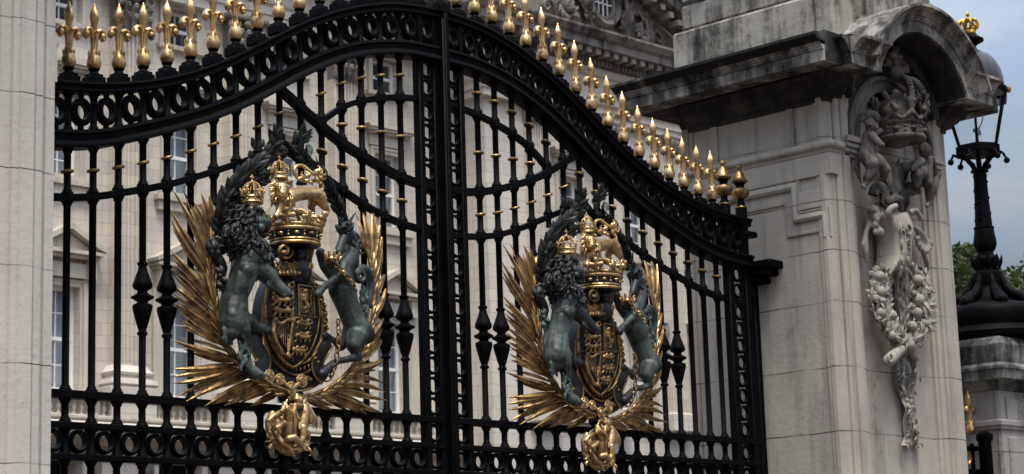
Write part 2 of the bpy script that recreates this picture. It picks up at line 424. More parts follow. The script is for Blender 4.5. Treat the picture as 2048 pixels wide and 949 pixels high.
VASE = [(.018,3.072),(.026,3.076),(.027,3.088),(.020,3.094),(.0195,3.10),(.028,3.125),(.047,3.195),(.051,3.215),(.049,3.228),(.030,3.236),(.027,3.244),(.042,3.254),(.058,3.262),(.058,3.270),(.040,3.280),(.026,3.290),(.026,3.30),(.046,3.312),(.051,3.322),(.050,3.335),(.044,3.35),(.026,3.40),(.020,3.425),(.027,3.432),(.027,3.444),(.018,3.448)]
def ring_mesh(R, w, d, sz, name):
    b = MB(); i = R-w
    b.annulus((0,0,0), [(R,-d*.55),(R,d*.55),(R-.004,d*.8),(R-w*.35,d*.8),(R-w*.5,d),(i+.004,d),(i,d*.85),(i,-d*.85),(i+.004,-d),(R-w*.5,-d),(R-w*.35,-d*.8),(R-.004,-d*.8)], 26, 1, sz)
    return b
def make_finial():
    """gilded fleur-de-lis on a stepped iron foot; returns meshes"""
    b = MB()
    b.lathe([(.020,.062),(.030,.070),(.0365,.085),(.0375,.100),(.034,.120),(.026,.140),(.020,.160)], n=20, flute=.05, nf=6)
    for k in range(6):   # leaf tips round the bulb's neck
        a = PI/3*k+.3; c = Vector((math.cos(a), math.sin(a), 0)); b.blade(c*.024+V(0,0,.125), c*.027+V(0,0,.172), .010, c, .5, .05, .4, 5)
    b.lathe([(.016,.150),(.0135,.19),(.0125,.235),(.010,.268)], n=12)
    for sg in (-1, 1):
        pts = [(sg*.010,0,.16),(sg*.011,0,.21),(sg*.014,0,.245),(sg*.024,0,.268),(sg*.040,0,.270),(sg*.052,0,.258),(sg*.055,0,.240),(sg*.047,0,.226)]
        b.tube(catmull(pts, 4), [.0075+.0055*min(1,i/12) for i in range(29)], 10, flat=1.5)
        b.ell((sg*.049,0,.243), (.020,.0235,.022), n=12, m=8)
        b.ell((sg*.048,0,.219), (.005,.005,.006), n=8, m=5)
    for sg in (-1, 1):
        pts = [(0,sg*.009,.16),(0,sg*.011,.22),(0,sg*.016,.25),(0,sg*.026,.262),(0,sg*.033,.252)]
        b.tube(catmull(pts, 4), .008, 8)
    b.lathe([(.010,.258),(.0125,.275),(.021,.315),(.0245,.332),(.0245,.345),(.020,.362),(.011,.383),(.0055,.398),(.0035,.408),(.0005,.412)], n=20, flute=.10, nf=4)
    g = b.mesh('finial', M['gold'], 50)
    f = MB(); f.bbox(-.044,.044,-.044,.044,-.030,.022,.003); f.bbox(-.035,.035,-.035,.035,.0221,.038,.003)
    f.lathe([(.028,.038),(.024,.048),(.020,.052),(.026,.058),(.030,.066)], n=14)
    return g, f.mesh('finial_base', M['iron'], 40)
FIN_G, FIN_B = make_finial()
def urn_meshes():
    g = MB(); g.lathe([(.041,.085),(.044,.090),(.041,.096)], n=24, flute=.04, nf=12)
    g.lathe([(.026,.15),(.045,.163),(.058,.183),(.060,.200),(.055,.216),(.036,.226)], n=24, flute=.055, nf=8)
    g.lathe([(.044,.262),(.056,.270),(.058,.278),(.050,.284),(.040,.300),(.030,.330),(.017,.350),(.010,.357),(.016,.366),(.019,.378),(.015,.390),(.006,.398),(.001,.400)], n=20)
    i = MB(); i.lathe([(.040,-.10),(.040,.07),(.036,.085),(.030,.11),(.023,.13),(.024,.155),(.024,.21),(.034,.215),(.028,.235),(.030,.25),(.046,.266)], n=16)
    return g.mesh('urn_finial', M['goldold'], 50), i.mesh('urn_stem', M['iron'], 40)
URN_G, URN_I = urn_meshes()
RING_B = ring_mesh(.0565, .0185, .024, 1.0, 'ring').mesh('ring', M['iron'], 40)
RING_S = ring_mesh(.0535, .0155, .015, 1.0, 'ring').mesh('ring', M['iron'], 40)
_rt = ring_mesh(.0575, .0245, .028, 1.26, 'ring')
for sg in (-1, 1):
    _rt.lathe([(.014,sg*.082-.012),(.016,sg*.082-.004),(.016,sg*.082+.004),(.014,sg*.082+.012)], n=10)
RING_T = _rt.mesh('ring', M['iron'], 40)
_c = MB(); _c.torus((0,0,0), .0235, .0095, None, 22, 10, sh=.92); COLLAR = _c.mesh('collar', M['collar'], 60)
def rail_prof(h, d):
    return [(-h,-d+.004),(-h,d-.004),(-h+.004,d),(h-.004,d),(h,d-.004),(h,-d+.004),(h-.004,-d),(-h+.004,-d)]
def leaf(sg, label):
    root = thing('wrought_iron_gate', label, 'gate', (sg*1.45, 0, 0), 'pair of gate leaves')
    off = (sg*1.45, 0, 0)
    B = lambda b, n, m=M['iron'], s=40: b.build(n, m, root, s, off)
    def lk(name, me, x, y, z, rot=None, par=None):
        o = link(name, me, par or root); o.location = (x-off[0], y, z)
        if par is not None: o.location = (0,0,0)
        if rot: o.rotation_euler = rot
        return o
    def path(fn, a, b, n): return [(sg*(a+(b-a)*i/n), fn(a+(b-a)*i/n)) for i in range(n+1)]
    def order(p): return p if p[0][0] < p[-1][0] else p[::-1]
    fT = lambda s: interp(TOP, s); fL = lambda s: interp(LOW, s)
    # curved rails
    tp = [(0,-.058),(0,.058),(-.012,.062),(-.020,.050),(-.032,.046),(-.045,.050),(-.050,.040),(-.050,-.040),(-.045,-.050),(-.032,-.046),(-.020,-.050),(-.012,-.062)]
    B(MB().sweepXZ(order(path(fT, .0, 2.93, 70)), tp), 'top_rail')
    mp = [(.090,-.040),(.090,.040),(.086,.056),(.070,.060),(.062,.047),(.040,.044),(.026,.058),(.016,.066),(.004,.066),(0,.058),(0,-.058),(.004,-.066),(.016,-.066),(.026,-.058),(.040,-.044),(.062,-.047),(.070,-.060),(.086,-.056)]
    B(MB().sweepXZ(order(path(fL, .0, 2.93, 70)), mp), 'arched_rail')
    fA = lambda s: interp(OGA, s); fB = lambda s: interp(OGB, s); f1 = lambda s: interp(DG1, s); f2 = lambda s: interp(ARC, s)
    pth = path(fB, .06, 1.2175, 40)+path(fA, 1.2176, 2.93, 60)[1:]
    B(MB().sweepXZ(order(pth), rail_prof(.0175, .022)), 'ogee_rail')
    B(MB().sweepXZ(order(path(f1, .06, 1.235, 44)), rail_prof(.022, .028)), 'diagonal_rail')
    B(MB().sweepXZ(order(path(f2, .06, .925, 34)), rail_prof(.0165, .021)), 'curved_brace')
    # straight rails
    for nm, z, h, d in (('crossbar', Z1c, .019, .034), ('crossbar', Z2c, .0155, .036), ('crossbar', Z3c, .0155, .036), ('crossbar', 1.15, .03, .036), ('crossbar', .16, .05, .036)):
        B(MB().bbox(sg*.045, sg*2.93, -d, d, z-h, z+h, .004), nm)
    # bars
    for j, s in enumerate(SJ):
        b = MB(); x = sg*s; c = (x,0,0); segs = []
        cuts = []       # rails met on the way down from the arched rail
        if s < .93: cuts.append((f2(s), .0165, f2))
        if s < 1.2: cuts.append((f1(s), .022, f1))
        fo = fB if s < 1.2175-.001 else fA
        cuts.append((fo(s), .0175, fo))
        z = fL(s); fh = fL
        segs.append((fL(s)+.088, fT(s)-.048))
        for zc, h, fn in cuts:
            if zc+h < z-.03:
                segs.append((zc+h, z+.004))
                if z-zc-h > .1 and not (j == 5 and fn is f1):
                    sl = lambda f: (f(s+.01)-f(s-.01))/.02
                    lk('collar', COLLAR, x, 0, (zc+h+z)/2, (0, -math.atan((sl(fn)+sl(fh))/2*sg)*.9, 0))
            z = zc-h; fh = fn
        if j <= 2 or j >= 10:
            segs.append((Z1c+.019, z+.003))
            if j in (0, 1, 11, 12): B(MB().lathe(VASE, c, 20), 'vase_baluster', M['iron'], 50)
        else:
            segs.append((3.80 if j in (3,9) else 3.99, z+.003))
        def column(sg_):
            prof = []
            for a_, b_ in sorted(sg_): prof += bar_profile(a_, b_)
            b.lathe(prof, c, 14)
        low = [(Z2c+.0155, Z1c-.019), (Z3c+.0155, Z2c-.0155), (1.18, Z3c-.0155), (.21, 1.12)]
        if j <= 2 or j >= 10: column(segs+low); B(b, 'bar', M['iron'], 50)
        else:
            column(segs); B(b, 'bar', M['iron'], 50); b = MB(); column(low); B(b, 'bar', M['iron'], 50)
    # ring friezes
    for j in range(-1, 16):
        s = .2425+.15*j if j >= 0 else .105
        if j == -1: continue
        lk('ring', RING_B, sg*s, 0, (Z2c+Z3c)/2)
        lk('ring', RING_T, sg*s, 0, (fL(s)+.09+fT(s)-.05)/2)
    lk('ring', RING_B, sg*2.6375, 0, (Z2c+Z3c)/2); lk('ring', RING_T, sg*2.6375, 0, (fL(2.6375)+.09+fT(2.6375)-.05)/2)
    # meeting stile and hinge stile, with their columns of rings
    def stile(s0, s1, nm, w=.022):
        b = MB(); sc = (s0+s1)/2
        for q, ww in ((s0, w), (s1, w)):
            b.bbox(sg*(q-ww), sg*(q+ww), -.030, .030, .08, fL(q)+.01, .004); b.bbox(sg*(q-ww), sg*(q+ww), -.030, .030, fL(q)+.09, fT(q)-.04, .004)
        B(b, nm)
        zs = []
        def cell(a, c):
            n = max(1, round((c-a)/.112))
            for i in range(n): zs.append(a+(c-a)*(i+.5)/n)
        if s0 < 1:
            cell(Z2c+.0155, Z1c-.019); cell(Z3c+.0155, Z2c-.0155); cell(Z1c+.019, fB(sc)-.0175); cell(fB(sc)+.0175, f1(sc)-.022); cell(f1(sc)+.022, f2(sc)-.0165); cell(f2(sc)+.0165, fL(sc))
        else:
            cell(Z2c+.0155, Z1c-.019); cell(Z3c+.0155, Z2c-.0155); cell(Z1c+.019, fA(sc)-.0175); cell(fA(sc)+.0175, fL(sc))
        cell(Z3c-.55, Z3c-.0155)
        for z in zs: lk('ring', RING_S, sg*sc, 0, z)
        lk('ring', RING_T, sg*sc, 0, (fL(sc)+.09+fT(sc)-.05)/2)
    stile(.049, .166, 'meeting_stile', .020); stile(2.70, 2.885, 'hinge_stile', .027)
    # finials
    for s in [.1675]+SJ:
        fb = lk('finial_base', FIN_B, sg*s, 0, fT(s)+.012); lk('finial', FIN_G, 0, 0, 0, None, fb)
    for s in (2.70, 2.885):
        ub = lk('urn_stem', URN_I, sg*s, 0, 4.275); lk('urn_finial', URN_G, 0, 0, 0, None, ub)
    if sg < 0:      # the cover strip of the meeting stiles belongs to this leaf
        b = MB(); b.bbox(-.0285, .0285, -.075, .028, .08, 5.13, .008); b.bbox(-.018, .014, -.084, -.0755, .08, 5.16, .004); B(b, 'cover_strip')
        fb = lk('finial_base', FIN_B, 0, -.03, 5.197); lk('finial', FIN_G, 0, 0, 0, None, fb)
    return root
leaf(-1, 'black iron gate leaf beside the pale plain pier, rising to the meeting stile')
leaf(1, 'black iron gate leaf sloping down to two gilded urns beside the carved pier')
# fixed hinge posts and their brackets
for sg, lb in ((1, 'thin black iron post with a bracket fixed to the carved stone pier'),):
    t = thing('hinge_post', lb, 'gate post', (sg*3.0, .02, 0))
    MB().bbox(sg*2.985, sg*3.035, 0, .05, 0, 4.0, .006).build('post', M['iron'], t, 40, (sg*3.0, .02, 0))
    b = MB(); b.bbox(sg*2.90, sg*3.07, -.20, .08, 3.93, 3.985, .01); b.bbox(sg*2.91, sg*3.07, -.16, .07, 3.885, 3.9285, .01); b.bbox(sg*2.92, sg*3.07, -.09, .06, 3.84, 3.8835, .01)
    b.bbox(sg*2.87, sg*3.0, -.05, .05, 4.16, 4.20, .01)
    b.build('bracket', M['iron'], t, 40, (sg*3.0, .02, 0))

# ================================================================== the stone piers
def pier(sg, label, pm):
    root = thing('stone_gate_pier', label, 'gate pier', (sg*3.803, 0, 0), 'stone gate piers')
    off = (3.803, 0, 0)
    def B(b, n, m, s=35):
        b.shift(off)
        if sg < 0: b.v = [(-x, y, z) for x, y, z in b.v]; b.f = [tuple(reversed(f_)) for f_ in b.f]
        return b.build(n, m, root, s)
    cx = 3.803; mir = lambda P: P+[(2*cx-x, y) for x, y in reversed(P)]
    # shaft: plan with stepped mouldings round the sunk front panel
    Lp = [(3.06,-.52),(3.048,-.525),(3.048,-.555),(3.036,-.56),(3.036,-.59),(3.06,-.628),(3.108,-.632),(3.112,-.622),(3.120,-.622),(3.124,-.640),(3.140,-.652),(3.172,-.654),(3.176,-.646),(3.182,-.646),(3.186,-.660),(3.255,-.660),(3.260,-.648),(3.288,-.645),(3.292,-.628),(3.340,-.625),(3.345,-.610),(3.372,-.606),(3.378,-.585),(3.40,-.583)]
    front = mir(Lp)
    back = [(x, -y) for x, y in reversed(front)]
    b = MB(); b.prismXY(front+back, 0, 5.19); B(b, 'shaft', pm, 30)
    # spandrel over the panel head and the archivolt of the shallow niche
    b = MB(); poly = [(3.38,4.78)]; R_ = .405; zc = 4.80
    poly = [(3.377,5.185),(3.377,zc)]+[(cx-R_*math.cos(PI*i/20), zc+R_*math.sin(PI*i/20)) for i in range(21)]+[(2*cx-3.377,zc),(2*cx-3.377,5.185)]
    b.prismXZ(poly, -.622, -.59); B(b, 'spandrel', pm, 30)
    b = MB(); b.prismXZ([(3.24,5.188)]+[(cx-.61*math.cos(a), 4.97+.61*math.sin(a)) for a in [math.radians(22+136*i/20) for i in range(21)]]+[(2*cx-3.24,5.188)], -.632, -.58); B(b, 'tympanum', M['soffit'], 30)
    arc = [(cx-R_*math.cos(PI*i/24), zc+R_*math.sin(PI*i/24)) for i in range(25)]
    b = MB(); b.sweepXZ(arc, [(-.0,-.60),(-.0,-.665),(.02,-.675),(.035,-.66),(.04,-.65),(.075,-.65),(.08,-.67),(.10,-.68),(.115,-.66),(.115,-.60)]); B(b, 'archivolt', M['sooty_shaded'], 30)
    b = MB()
    for q in (0, 1):
        for z0, z1, d in ((4.66,4.685,.02),(4.6855,4.72,.035),(4.7205,4.755,.05),(4.7555,4.80,.065)):
            x0, x1 = 3.20, 3.41
            if q: x0, x1 = 2*cx-x1, 2*cx-x0
            b.bbox(x0, x1, -.64-d, -.60, z0, z1, .006)
    B(b, 'impost', M['carved'], 30)
    # reveal side: frieze moulding, fascia and the stepped frame of the upper panel
    wrap = [(3.06,.63),(3.06,-.63),(3.175,-.63)]
    b = MB(); b.sweepXY(wrap[::-1] if False else wrap, [(-.03,4.665),(.028,4.668),(.032,4.69),(.055,4.70),(.062,4.72),(.055,4.742),(.03,4.752),(-.03,4.757)]); B(b, 'string_course', pm, 50)
    b = MB(); b.sweepXY(wrap, [(-.03,4.515),(.022,4.52),(.026,4.664),(-.03,4.664)]); B(b, 'fascia', pm, 30)
    b = MB()
    P = [(.55,4.09),(.55,4.225),(.31,4.225),(.31,4.455),(-.31,4.455),(-.31,4.225),(-.55,4.225),(-.55,4.09)]
    # swept in the (y, z) plane, standing proud of x = 3.06
    s_ = MB(); s_.sweepXZ(P, [(0,0),(0,.018),(-.018,.030),(-.030,.028),(-.055,.010),(-.060,.018),(-.070,.018),(-.072,0)]); b.add([(3.06-y, x, z) for x, y, z in s_.v], s_.f)
    s_ = MB(); s_.sweepXZ([(a*.94 if abs(a) > .4 else a*.80, c-.09 if c > 4.2 else c) for a, c in P], [(0,0),(0,.012),(-.014,.016),(-.020,0)]); b.add([(3.06-y, x, z) for x, y, z in s_.v], s_.f)
    B(b, 'panel_frame', pm, 30)
    b = MB()
    for q in (-1, 1): b.bbox(3.038, 3.07, q*.36, q*.555, 4.30, 4.425, .005)
    B(b, 'raised_block', pm, 30)
    b = MB()
    for q in (-1, 1): b.bbox(3.045, 3.065, q*.30, q*.36, 4.757, 5.04, .004)
    B(b, 'pilaster_strip', pm, 30)
    # base step
    b = MB(); b.bbox(3.02, 2*cx-3.02, -.70, .70, 0, 2.26, .02); B(b, 'base', pm, 30)
    # cornice: bed moulds, soffit, corona
    ring = [(3.06,.60),(3.06,-.625),(3.20,-.625)]; ring2 = [(2*cx-3.20,-.625),(2*cx-3.06,-.625),(2*cx-3.06,.60)]; bedp = [(-.05,5.02),(.015,5.025),(.018,5.05),(.045,5.06),(.05,5.075),(.085,5.105),(.095,5.125),(.125,5.13),(.13,5.165),(.15,5.19),(-.05,5.19)]
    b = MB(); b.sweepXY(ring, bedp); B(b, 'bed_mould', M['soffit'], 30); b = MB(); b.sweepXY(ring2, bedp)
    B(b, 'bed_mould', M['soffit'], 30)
    cor = [(0,5.192),(0,5.268),(.014,5.272),(.016,5.284),(.022,5.286),(.024,5.300),(.036,5.306),(.052,5.33),(.085,5.348),(.100,5.352),(.100,5.372),(-.17,5.405),(-.17,5.192)]
    # side run (towards the gate), notched corner, then front runs
    corL = cor[:8]+[(-.17,5.300),(-.17,5.192)]; corU = [(-.17,5.3005)]+[(.0235,5.3005)]+cor[8:12]
    for P_ in ([(2.70,.90),(2.70,-.885)], [(2*cx-2.70,-.885),(2*cx-2.70,.90)]):
        b = MB(); b.sweepXY(P_, corL); B(b, 'corona', M['hood'], 30)
        b = MB(); b.sweepXY(P_, corU); B(b, 'cornice', M['cornice'], 30)
    b = MB(); b.prismXY([(2.715,.88),(2.715,-.89),(2.925,-.89),(2.925,-.95),(3.235,-.95),(3.235,-.60),(2*cx-3.235,-.60),(2*cx-3.235,-.95),(2*cx-2.925,-.95),(2*cx-2.925,-.89),(2*cx-2.715,-.89),(2*cx-2.715,.88)], 5.199, 5.402); B(b, 'cornice_core', M['cornice'], 30)
    hp = [(0,-.66),(0,-.965),(.076,-.965),(.080,-.979),(.092,-.981),(.094,-.987),(.108,-.989),(.114,-1.001),(.138,-1.017),(.156,-1.05),(.160,-1.065),(.180,-1.065),(.205,-.5),(.02,-.5)]
    a0 = math.asin(.222/.60); arc = [(cx-.60*math.cos(a0+(PI-2*a0)*i/40), 4.97+.60*math.sin(a0+(PI-2*a0)*i/40)) for i in range(41)]
    hs = [(n_-.0015, y+.003) for n_, y in hp]
    b = MB(); b.sweepXZ(arc, hp); b.sweepXZ([(2.908,5.1945),(3.262,5.1945)], hs); b.sweepXZ([(2*cx-3.262,5.1945),(2*cx-2.908,5.1945)], hs); B(b, 'arched_hood', M['hood'], 28)
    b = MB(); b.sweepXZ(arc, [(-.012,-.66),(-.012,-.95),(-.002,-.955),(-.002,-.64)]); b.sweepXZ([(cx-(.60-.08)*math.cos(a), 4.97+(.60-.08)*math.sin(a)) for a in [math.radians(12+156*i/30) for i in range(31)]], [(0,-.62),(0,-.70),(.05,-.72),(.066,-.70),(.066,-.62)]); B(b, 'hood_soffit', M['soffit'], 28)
    # short returns of the front runs
    b = MB(); b.sweepXY([(2.903,-.70),(2.903,-.9585)], [(o*.95, z+.0045) for o, z in cor[:11]]+[(-.02,5.38),(-.02,5.1965)]); b.sweepXY([(2*cx-2.903,-.9585),(2*cx-2.903,-.70)], [(o*.95, z+.0045) for o, z in cor[:11]]+[(-.02,5.38),(-.02,5.1965)]); B(b, 'cornice_return', M['cornice'], 30)
    # plinth courses above the cornice
    b = MB(); b.bbox(3.16, 2*cx-3.16, -.50, .76, 5.40, 5.835, .02); B(b, 'plinth', M['plinth'], 30)
    b = MB(); b.bbox(3.21, 2*cx-3.21, -.45, .715, 5.8355, 6.05, .03); B(b, 'upper_plinth', M['plinth'], 30)
    b = MB(); b.sweepXY([(3.24,.68),(3.24,-.42),(2*cx-3.24,-.42),(2*cx-3.24,.68)], [(-.2,6.0505),(.0,6.0505),(.03,6.07),(.03,6.10),(.0,6.125),(-.2,6.125)]); b.box(3.30, 2*cx-3.3, -.4, .62, 6.12, 6.9); B(b, 'pedestal', M['plinth'], 40)
    b = MB()
    for y in (-.36,-.14,.08,.3,.52):
        b.limb([((3.22,y,6.12),.07),((3.20,y+.02,6.25),.085),((3.26,y,6.5),.06)])
    B(b, 'carved_feet', M['cornice'], 40)
    b = MB(); b.bbox(3.14, 2*cx-3.14, -.70, -.5005, 5.40, 6.0, .04); b.bbox(3.45, 2*cx-3.45, -.86, -.7, 5.6, 6.3, .05); B(b, 'front_buttress', M['plinth'], 30)
    return root, B
PR, _ = pier(1, 'carved stone gate pier with an arched hood, crown and hanging garlands', M['pier'])
PLr, _ = pier(-1, 'pale clean stone gate pier beside the left gate leaf, only its edge in view', M['pier_clean'])
# ------------------------------------------------------------------ carving on the right pier
PO = (3.803, 0, 0)
def A(px, py, y=-.68): return atY(px, py, y)
def zz(x0, y0, s): return lambda zx, zy, y=-.68: atY(x0+zx/s, y0+zy/s, y)
K3 = zz(1640, 180, 4.995); K5 = zz(1640, 360, 4.995); K6 = zz(1640, 540, 4.995)
def carve():
    CM = M['carved']
    SM = M['sooty_shaded']
    # the crown
    cc = Vector((3.80, -.735, 4.885)); KR = .80
    b = MB(); b.lathe([(r_*KR, z_) for r_, z_ in ((.15,-.05),(.19,-.055),(.213,-.05),(.220,-.038),(.213,-.026),(.200,-.022),(.200,.045),(.213,.05),(.220,.062),(.213,.074),(.195,.08))], cc, 40); crown = b.build('crown', SM, PR, 40, PO)
    b = MB()
    for k in range(16):
        a = 2*PI*k/16; d = Vector((math.cos(a), math.sin(a), 0)); p = cc+d*.201*KR+V(0,0,.012)
        if k % 2: b.ell(p, (.026,.026,.015), n=10, m=6)
        else: b.ell(p+V(0,0,.014), .011, n=8, m=6); b.ell(p-V(0,0,.014), .011, n=8, m=6)
    b.build('jewels', SM, crown, 60, PO)
    b = MB()
    for k in range(8):
        a = 2*PI*(k+.35)/8; d = Vector((math.cos(a), math.sin(a), 0)); t = Vector((-d.y, d.x, 0)); p = cc+V(0,0,.08)
        q = lambda o, u, z: p+d*(.205+o)*KR+t*u*KR+V(0,0,z)
        b.limb([(q(0,-.07,.0),.016),(q(.01,-.03,.025),.017),(q(.015,0,.05),.02)]); b.limb([(q(0,.07,.0),.016),(q(.01,.03,.025),.017),(q(.015,0,.05),.02)])
        if k % 2:
            b.limb([(q(.015,0,.05),.015),(q(.03,0,.12),.026),(q(.05,0,.20),.013)])
            for s_ in (-1,1): b.limb([(q(.02,s_*.01,.06),.010),(q(.035,s_*.045,.125),.012),(q(.045,s_*.072,.15),.014),(q(.045,s_*.080,.115),.010)])
        else:
            for an in (45,135,225,315):
                r_ = math.radians(an); b.limb([(q(.025,0,.12),.010),(q(.035,.068*math.cos(r_),.12+.078*math.sin(r_)),.023)])
    b.blob('fleurs', SM, crown, .0065, 1, PO)
    b = MB(); b.ell(cc+V(0,.03,.10), (.14,.13,.20), n=20, m=12); b.blob('cap', SM, crown, .02, 2, PO)
    b = MB()
    for an in (25, 75, 115, 155):
        r_ = math.radians(an-90+40); d = Vector((math.sin(r_), -abs(math.cos(r_)), 0)); pts = []
        for i in range(11): q = i/10; pts.append(cc+d*(.18*math.cos(q*PI*.5)**.6)+V(0,0,.20+.20*math.sin(q*PI*.5)))
        b.tube(pts, [.022]*11, 8)
        for p in pts: b.ell(p+d*.016, .016, n=8, m=6)
    b.ell(cc+V(0,0,.45), .055); b.limb([(cc+V(0,0,.48),.02),(cc+V(0,0,.62),.03)]); b.limb([(cc+V(-.05,0,.57),.025),(cc+V(.05,0,.57),.025)])
    b.build('arches', SM, crown, 50, PO)
    # cherubs
    k = K3; y = -.74
    b = MB()
    b.ell(k(520,360,-.76), (.046,.05,.054)); b.ell(k(548,375,-.80), (.024,.026,.028)); b.ell(k(566,378,-.82), .013)
    for q in ((500,310),(540,305),(470,330),(520,290),(560,320)): b.ell(k(*q,-.765), .024)
    b.limb([(k(505,420,y),0.030),(k(492,470,y),0.050),(k(480,560,y),0.050),(k(462,640,y),0.058)]); b.ell(k(520,590,-.78), .04)
    b.limb([(k(520,460,-.79),0.032),(k(560,500,-.83),0.027),(k(600,545,-.86),0.023),(k(625,548,-.87),0.018)]); b.limb([(k(500,440,-.70),0.030),(k(560,420,-.70),0.027),(k(600,410,-.70),0.023)])
    b.limb([(k(470,660,-.77),0.059),(k(520,740,-.82),0.053),(k(525,810,-.82),0.040),(k(480,880,-.80),0.035),(k(455,935,-.79),0.020),(k(430,965,-.80),0.017)]); b.limb([(k(430,960,-.80),0.015),(k(455,985,-.84),0.012)])
    b.limb([(k(500,670,-.74),0.055),(k(590,720,-.78),0.047),(k(650,790,-.80),0.036),(k(640,850,-.76),0.030)])
    b.blob('cherub', SM, PR, .007, 4, PO)
    b = MB()
    for i in range(6): b.limb([(k(440,540+8*i,-.68),0.015),(k(370-4*i,560+44*i,-.66),0.014),(k(390+4*i,720+42*i,-.655),0.009)])
    b.blob('cherub_wing', SM, PR, .009, 3, PO)
    b = MB(); b.limb([(k(420,250,-.72),0.023),(k(500,235,-.76),0.026),(k(560,255,-.80),0.026),(k(575,300,-.81),0.017)]); b.limb([(k(420,300,-.72),0.023),(k(500,250,-.76),0.023)]); b.blob('drapery', SM, PR, .010, 3, PO)
    b = MB()
    b.ell(k(1050,600,-.76), (.046,.046,.052)); b.limb([(k(1060,650,-.74),0.027),(k(1060,720,-.73),0.050),(k(1055,800,-.73),0.052)])
    b.limb([(k(1010,720,-.76),0.034),(k(960,740,-.80),0.027),(k(930,800,-.82),0.023)])
    b.limb([(k(1055,830,-.73),0.055),(k(1070,930,-.76),0.044),(K5(1085,60,-.76),0.034),(K5(1090,160,-.75),0.027),(K5(1090,240,-.75),0.019),(K5(1065,262,-.78),0.015)])
    b.limb([(k(1020,830,-.76),0.050),(k(960,860,-.80),0.043),(k(975,940,-.80),0.032),(K5(960,80,-.77),0.027)])
    b.blob('cherub', SM, PR, .007, 4, PO)
    b = MB()
    for i in range(6): b.limb([(k(1080+10*i,690,-.70),0.015),(k(1130+8*i,760+20*i,-.68),0.015),(k(1190-6*i,870+30*i,-.66),0.011)])
    b.limb([(k(1190,840,-.68),0.023),(k(1160,900,-.68),0.023),(K5(1150,80,-.68),0.023),(K5(1110,190,-.68),0.017)])
    b.blob('cherub_wing', SM, PR, .009, 3, PO)
    # plumes rising behind, scroll and leaf
    b = MB()
    for i in range(9):
        t = (i-4)/4; b.tube(catmull([K5(745,180,-.72), K5(750+t*60,60,-.70), K3(760+t*150,800-abs(t)*60,-.68), K3(790+t*230,690+abs(t)*120,-.665)], 5), [.016]*6+[.02]*6+[.016,.012,.008,.005], 7)
    b.build('plumes', SM, PR, 50, PO)
    b = MB()
    for s_, cxp in ((-1,590),(1,900)):
        for i in range(4):
            q = i*.016; pts = []
            for j in range(16):
                a = PI*(.05+1.25*j/15); R_ = 100-i*22; pts.append(K5(cxp+s_*(-math.cos(a))*-R_*.9, 165-math.sin(a)*R_*1.25+(40 if j > 11 else 0), -.70-i*.012))
            b.tube(pts, .016, 7)
    b.limb([(K5(690,215,-.78),.03),(K5(740,190,-.79),.034),(K5(790,200,-.78),.03)]); b.limb([(K5(770,230,-.77),.028),(K5(810,290,-.76),.022)])
    b.build('scrolls', SM, PR, 50, PO)
    # cartouche with the date
    out = [(745,320),(700,360),(690,330),(670,335),(665,300),(700,262),(770,262),(760,290),(800,312),(880,318),(900,300),(960,305),(1015,385),(1010,400),(965,375),(945,470),(925,580),(920,700),(925,790),(935,850),(900,900),(865,885),(850,935),(830,890),(800,885),(770,880),(720,930),(700,930),(740,850),(755,770),(752,680),(745,580),(725,470),(708,410)]
    out = [(755,330),(800,316),(885,320),(918,350),(945,400),(944,470),(930,560),(922,660),(922,760),(930,850),(880,905),(840,930),(800,905),(735,880),(748,790),(755,700),(750,600),(735,500),(712,420),(700,370),(725,340)]
    b = MB(); P = [K5(*q, -.78) for q in out]; cxx = sum((p.x for p in P))/len(P); n = len(P)
    vs = []; 
    for lv, (sc, dy) in enumerate(((1,.15),(1,.02),(.93,0),(.55,-.028),(.05,-.034))):
        for p in P: vs.append((cxx+(p.x-cxx)*sc, -.78+dy, (p.z-4.06)*(sc if lv > 1 else 1)*1.0+4.06))
    fs = [(lv*n+i, lv*n+(i+1)%n, (lv+1)*n+(i+1)%n, (lv+1)*n+i) for lv in range(4) for i in range(n)]+[tuple(4*n+i for i in range(n))]
    b.add(vs, fs); cart = b.build('cartouche', CM, PR, 50, PO)
    b = MB()
    b.tube(catmull([K5(705,385,-.79),K5(680,340,-.81),K5(705,285,-.83),K5(760,262,-.83)],5), [.024]*8+[.02]*8, 8); b.tube(catmull([K5(905,330,-.79),K5(950,312,-.81),K5(985,345,-.81),K5(1012,395,-.80)],5), [.024]*8+[.018]*8, 8)
    for q in ((700,935,745,850),(790,960,800,880),(850,960,850,890),(940,930,915,850)): b.limb([(K5(q[2],q[3],-.775),.020),(K5(q[0],q[1],-.755),.011)])
    b.build('curled_edge', CM, cart, 50, PO)
    def glyph(txt, zx, zy, h, y):
        cu = bpy.data.curves.new('t', 'FONT'); cu.body = txt; cu.size = h; cu.extrude = .008; cu.align_x = 'CENTER'; cu.align_y = 'CENTER'; o = bpy.data.objects.new('t', cu); C.objects.link(o)
        dg = bpy.context.evaluated_depsgraph_get(); me = bpy.data.meshes.new_from_object(o.evaluated_get(dg)); bpy.data.objects.remove(o); p = K5(zx, zy, y)-Vector(PO)
        me.transform(Matrix.Translation(p) @ Matrix.Rotation(PI/2, 4, 'X') @ Matrix.Diagonal((.95,1,1,1))); return me
    import bmesh
    for t_, zx, zy, h in (('A', 822, 492, .112), ('\u00b7', 856, 497, .11), ('D', 888, 502, .112), ('1', 820, 650, .10), ('9', 890, 648, .10), ('1', 824, 812, .085), ('1', 886, 812, .085)):
        me = glyph(t_, zx, zy, h, -.818); me.materials.clear(); me.materials.append(CM); link('carved_letter', me, cart)
    # shells on either side
    b = MB()
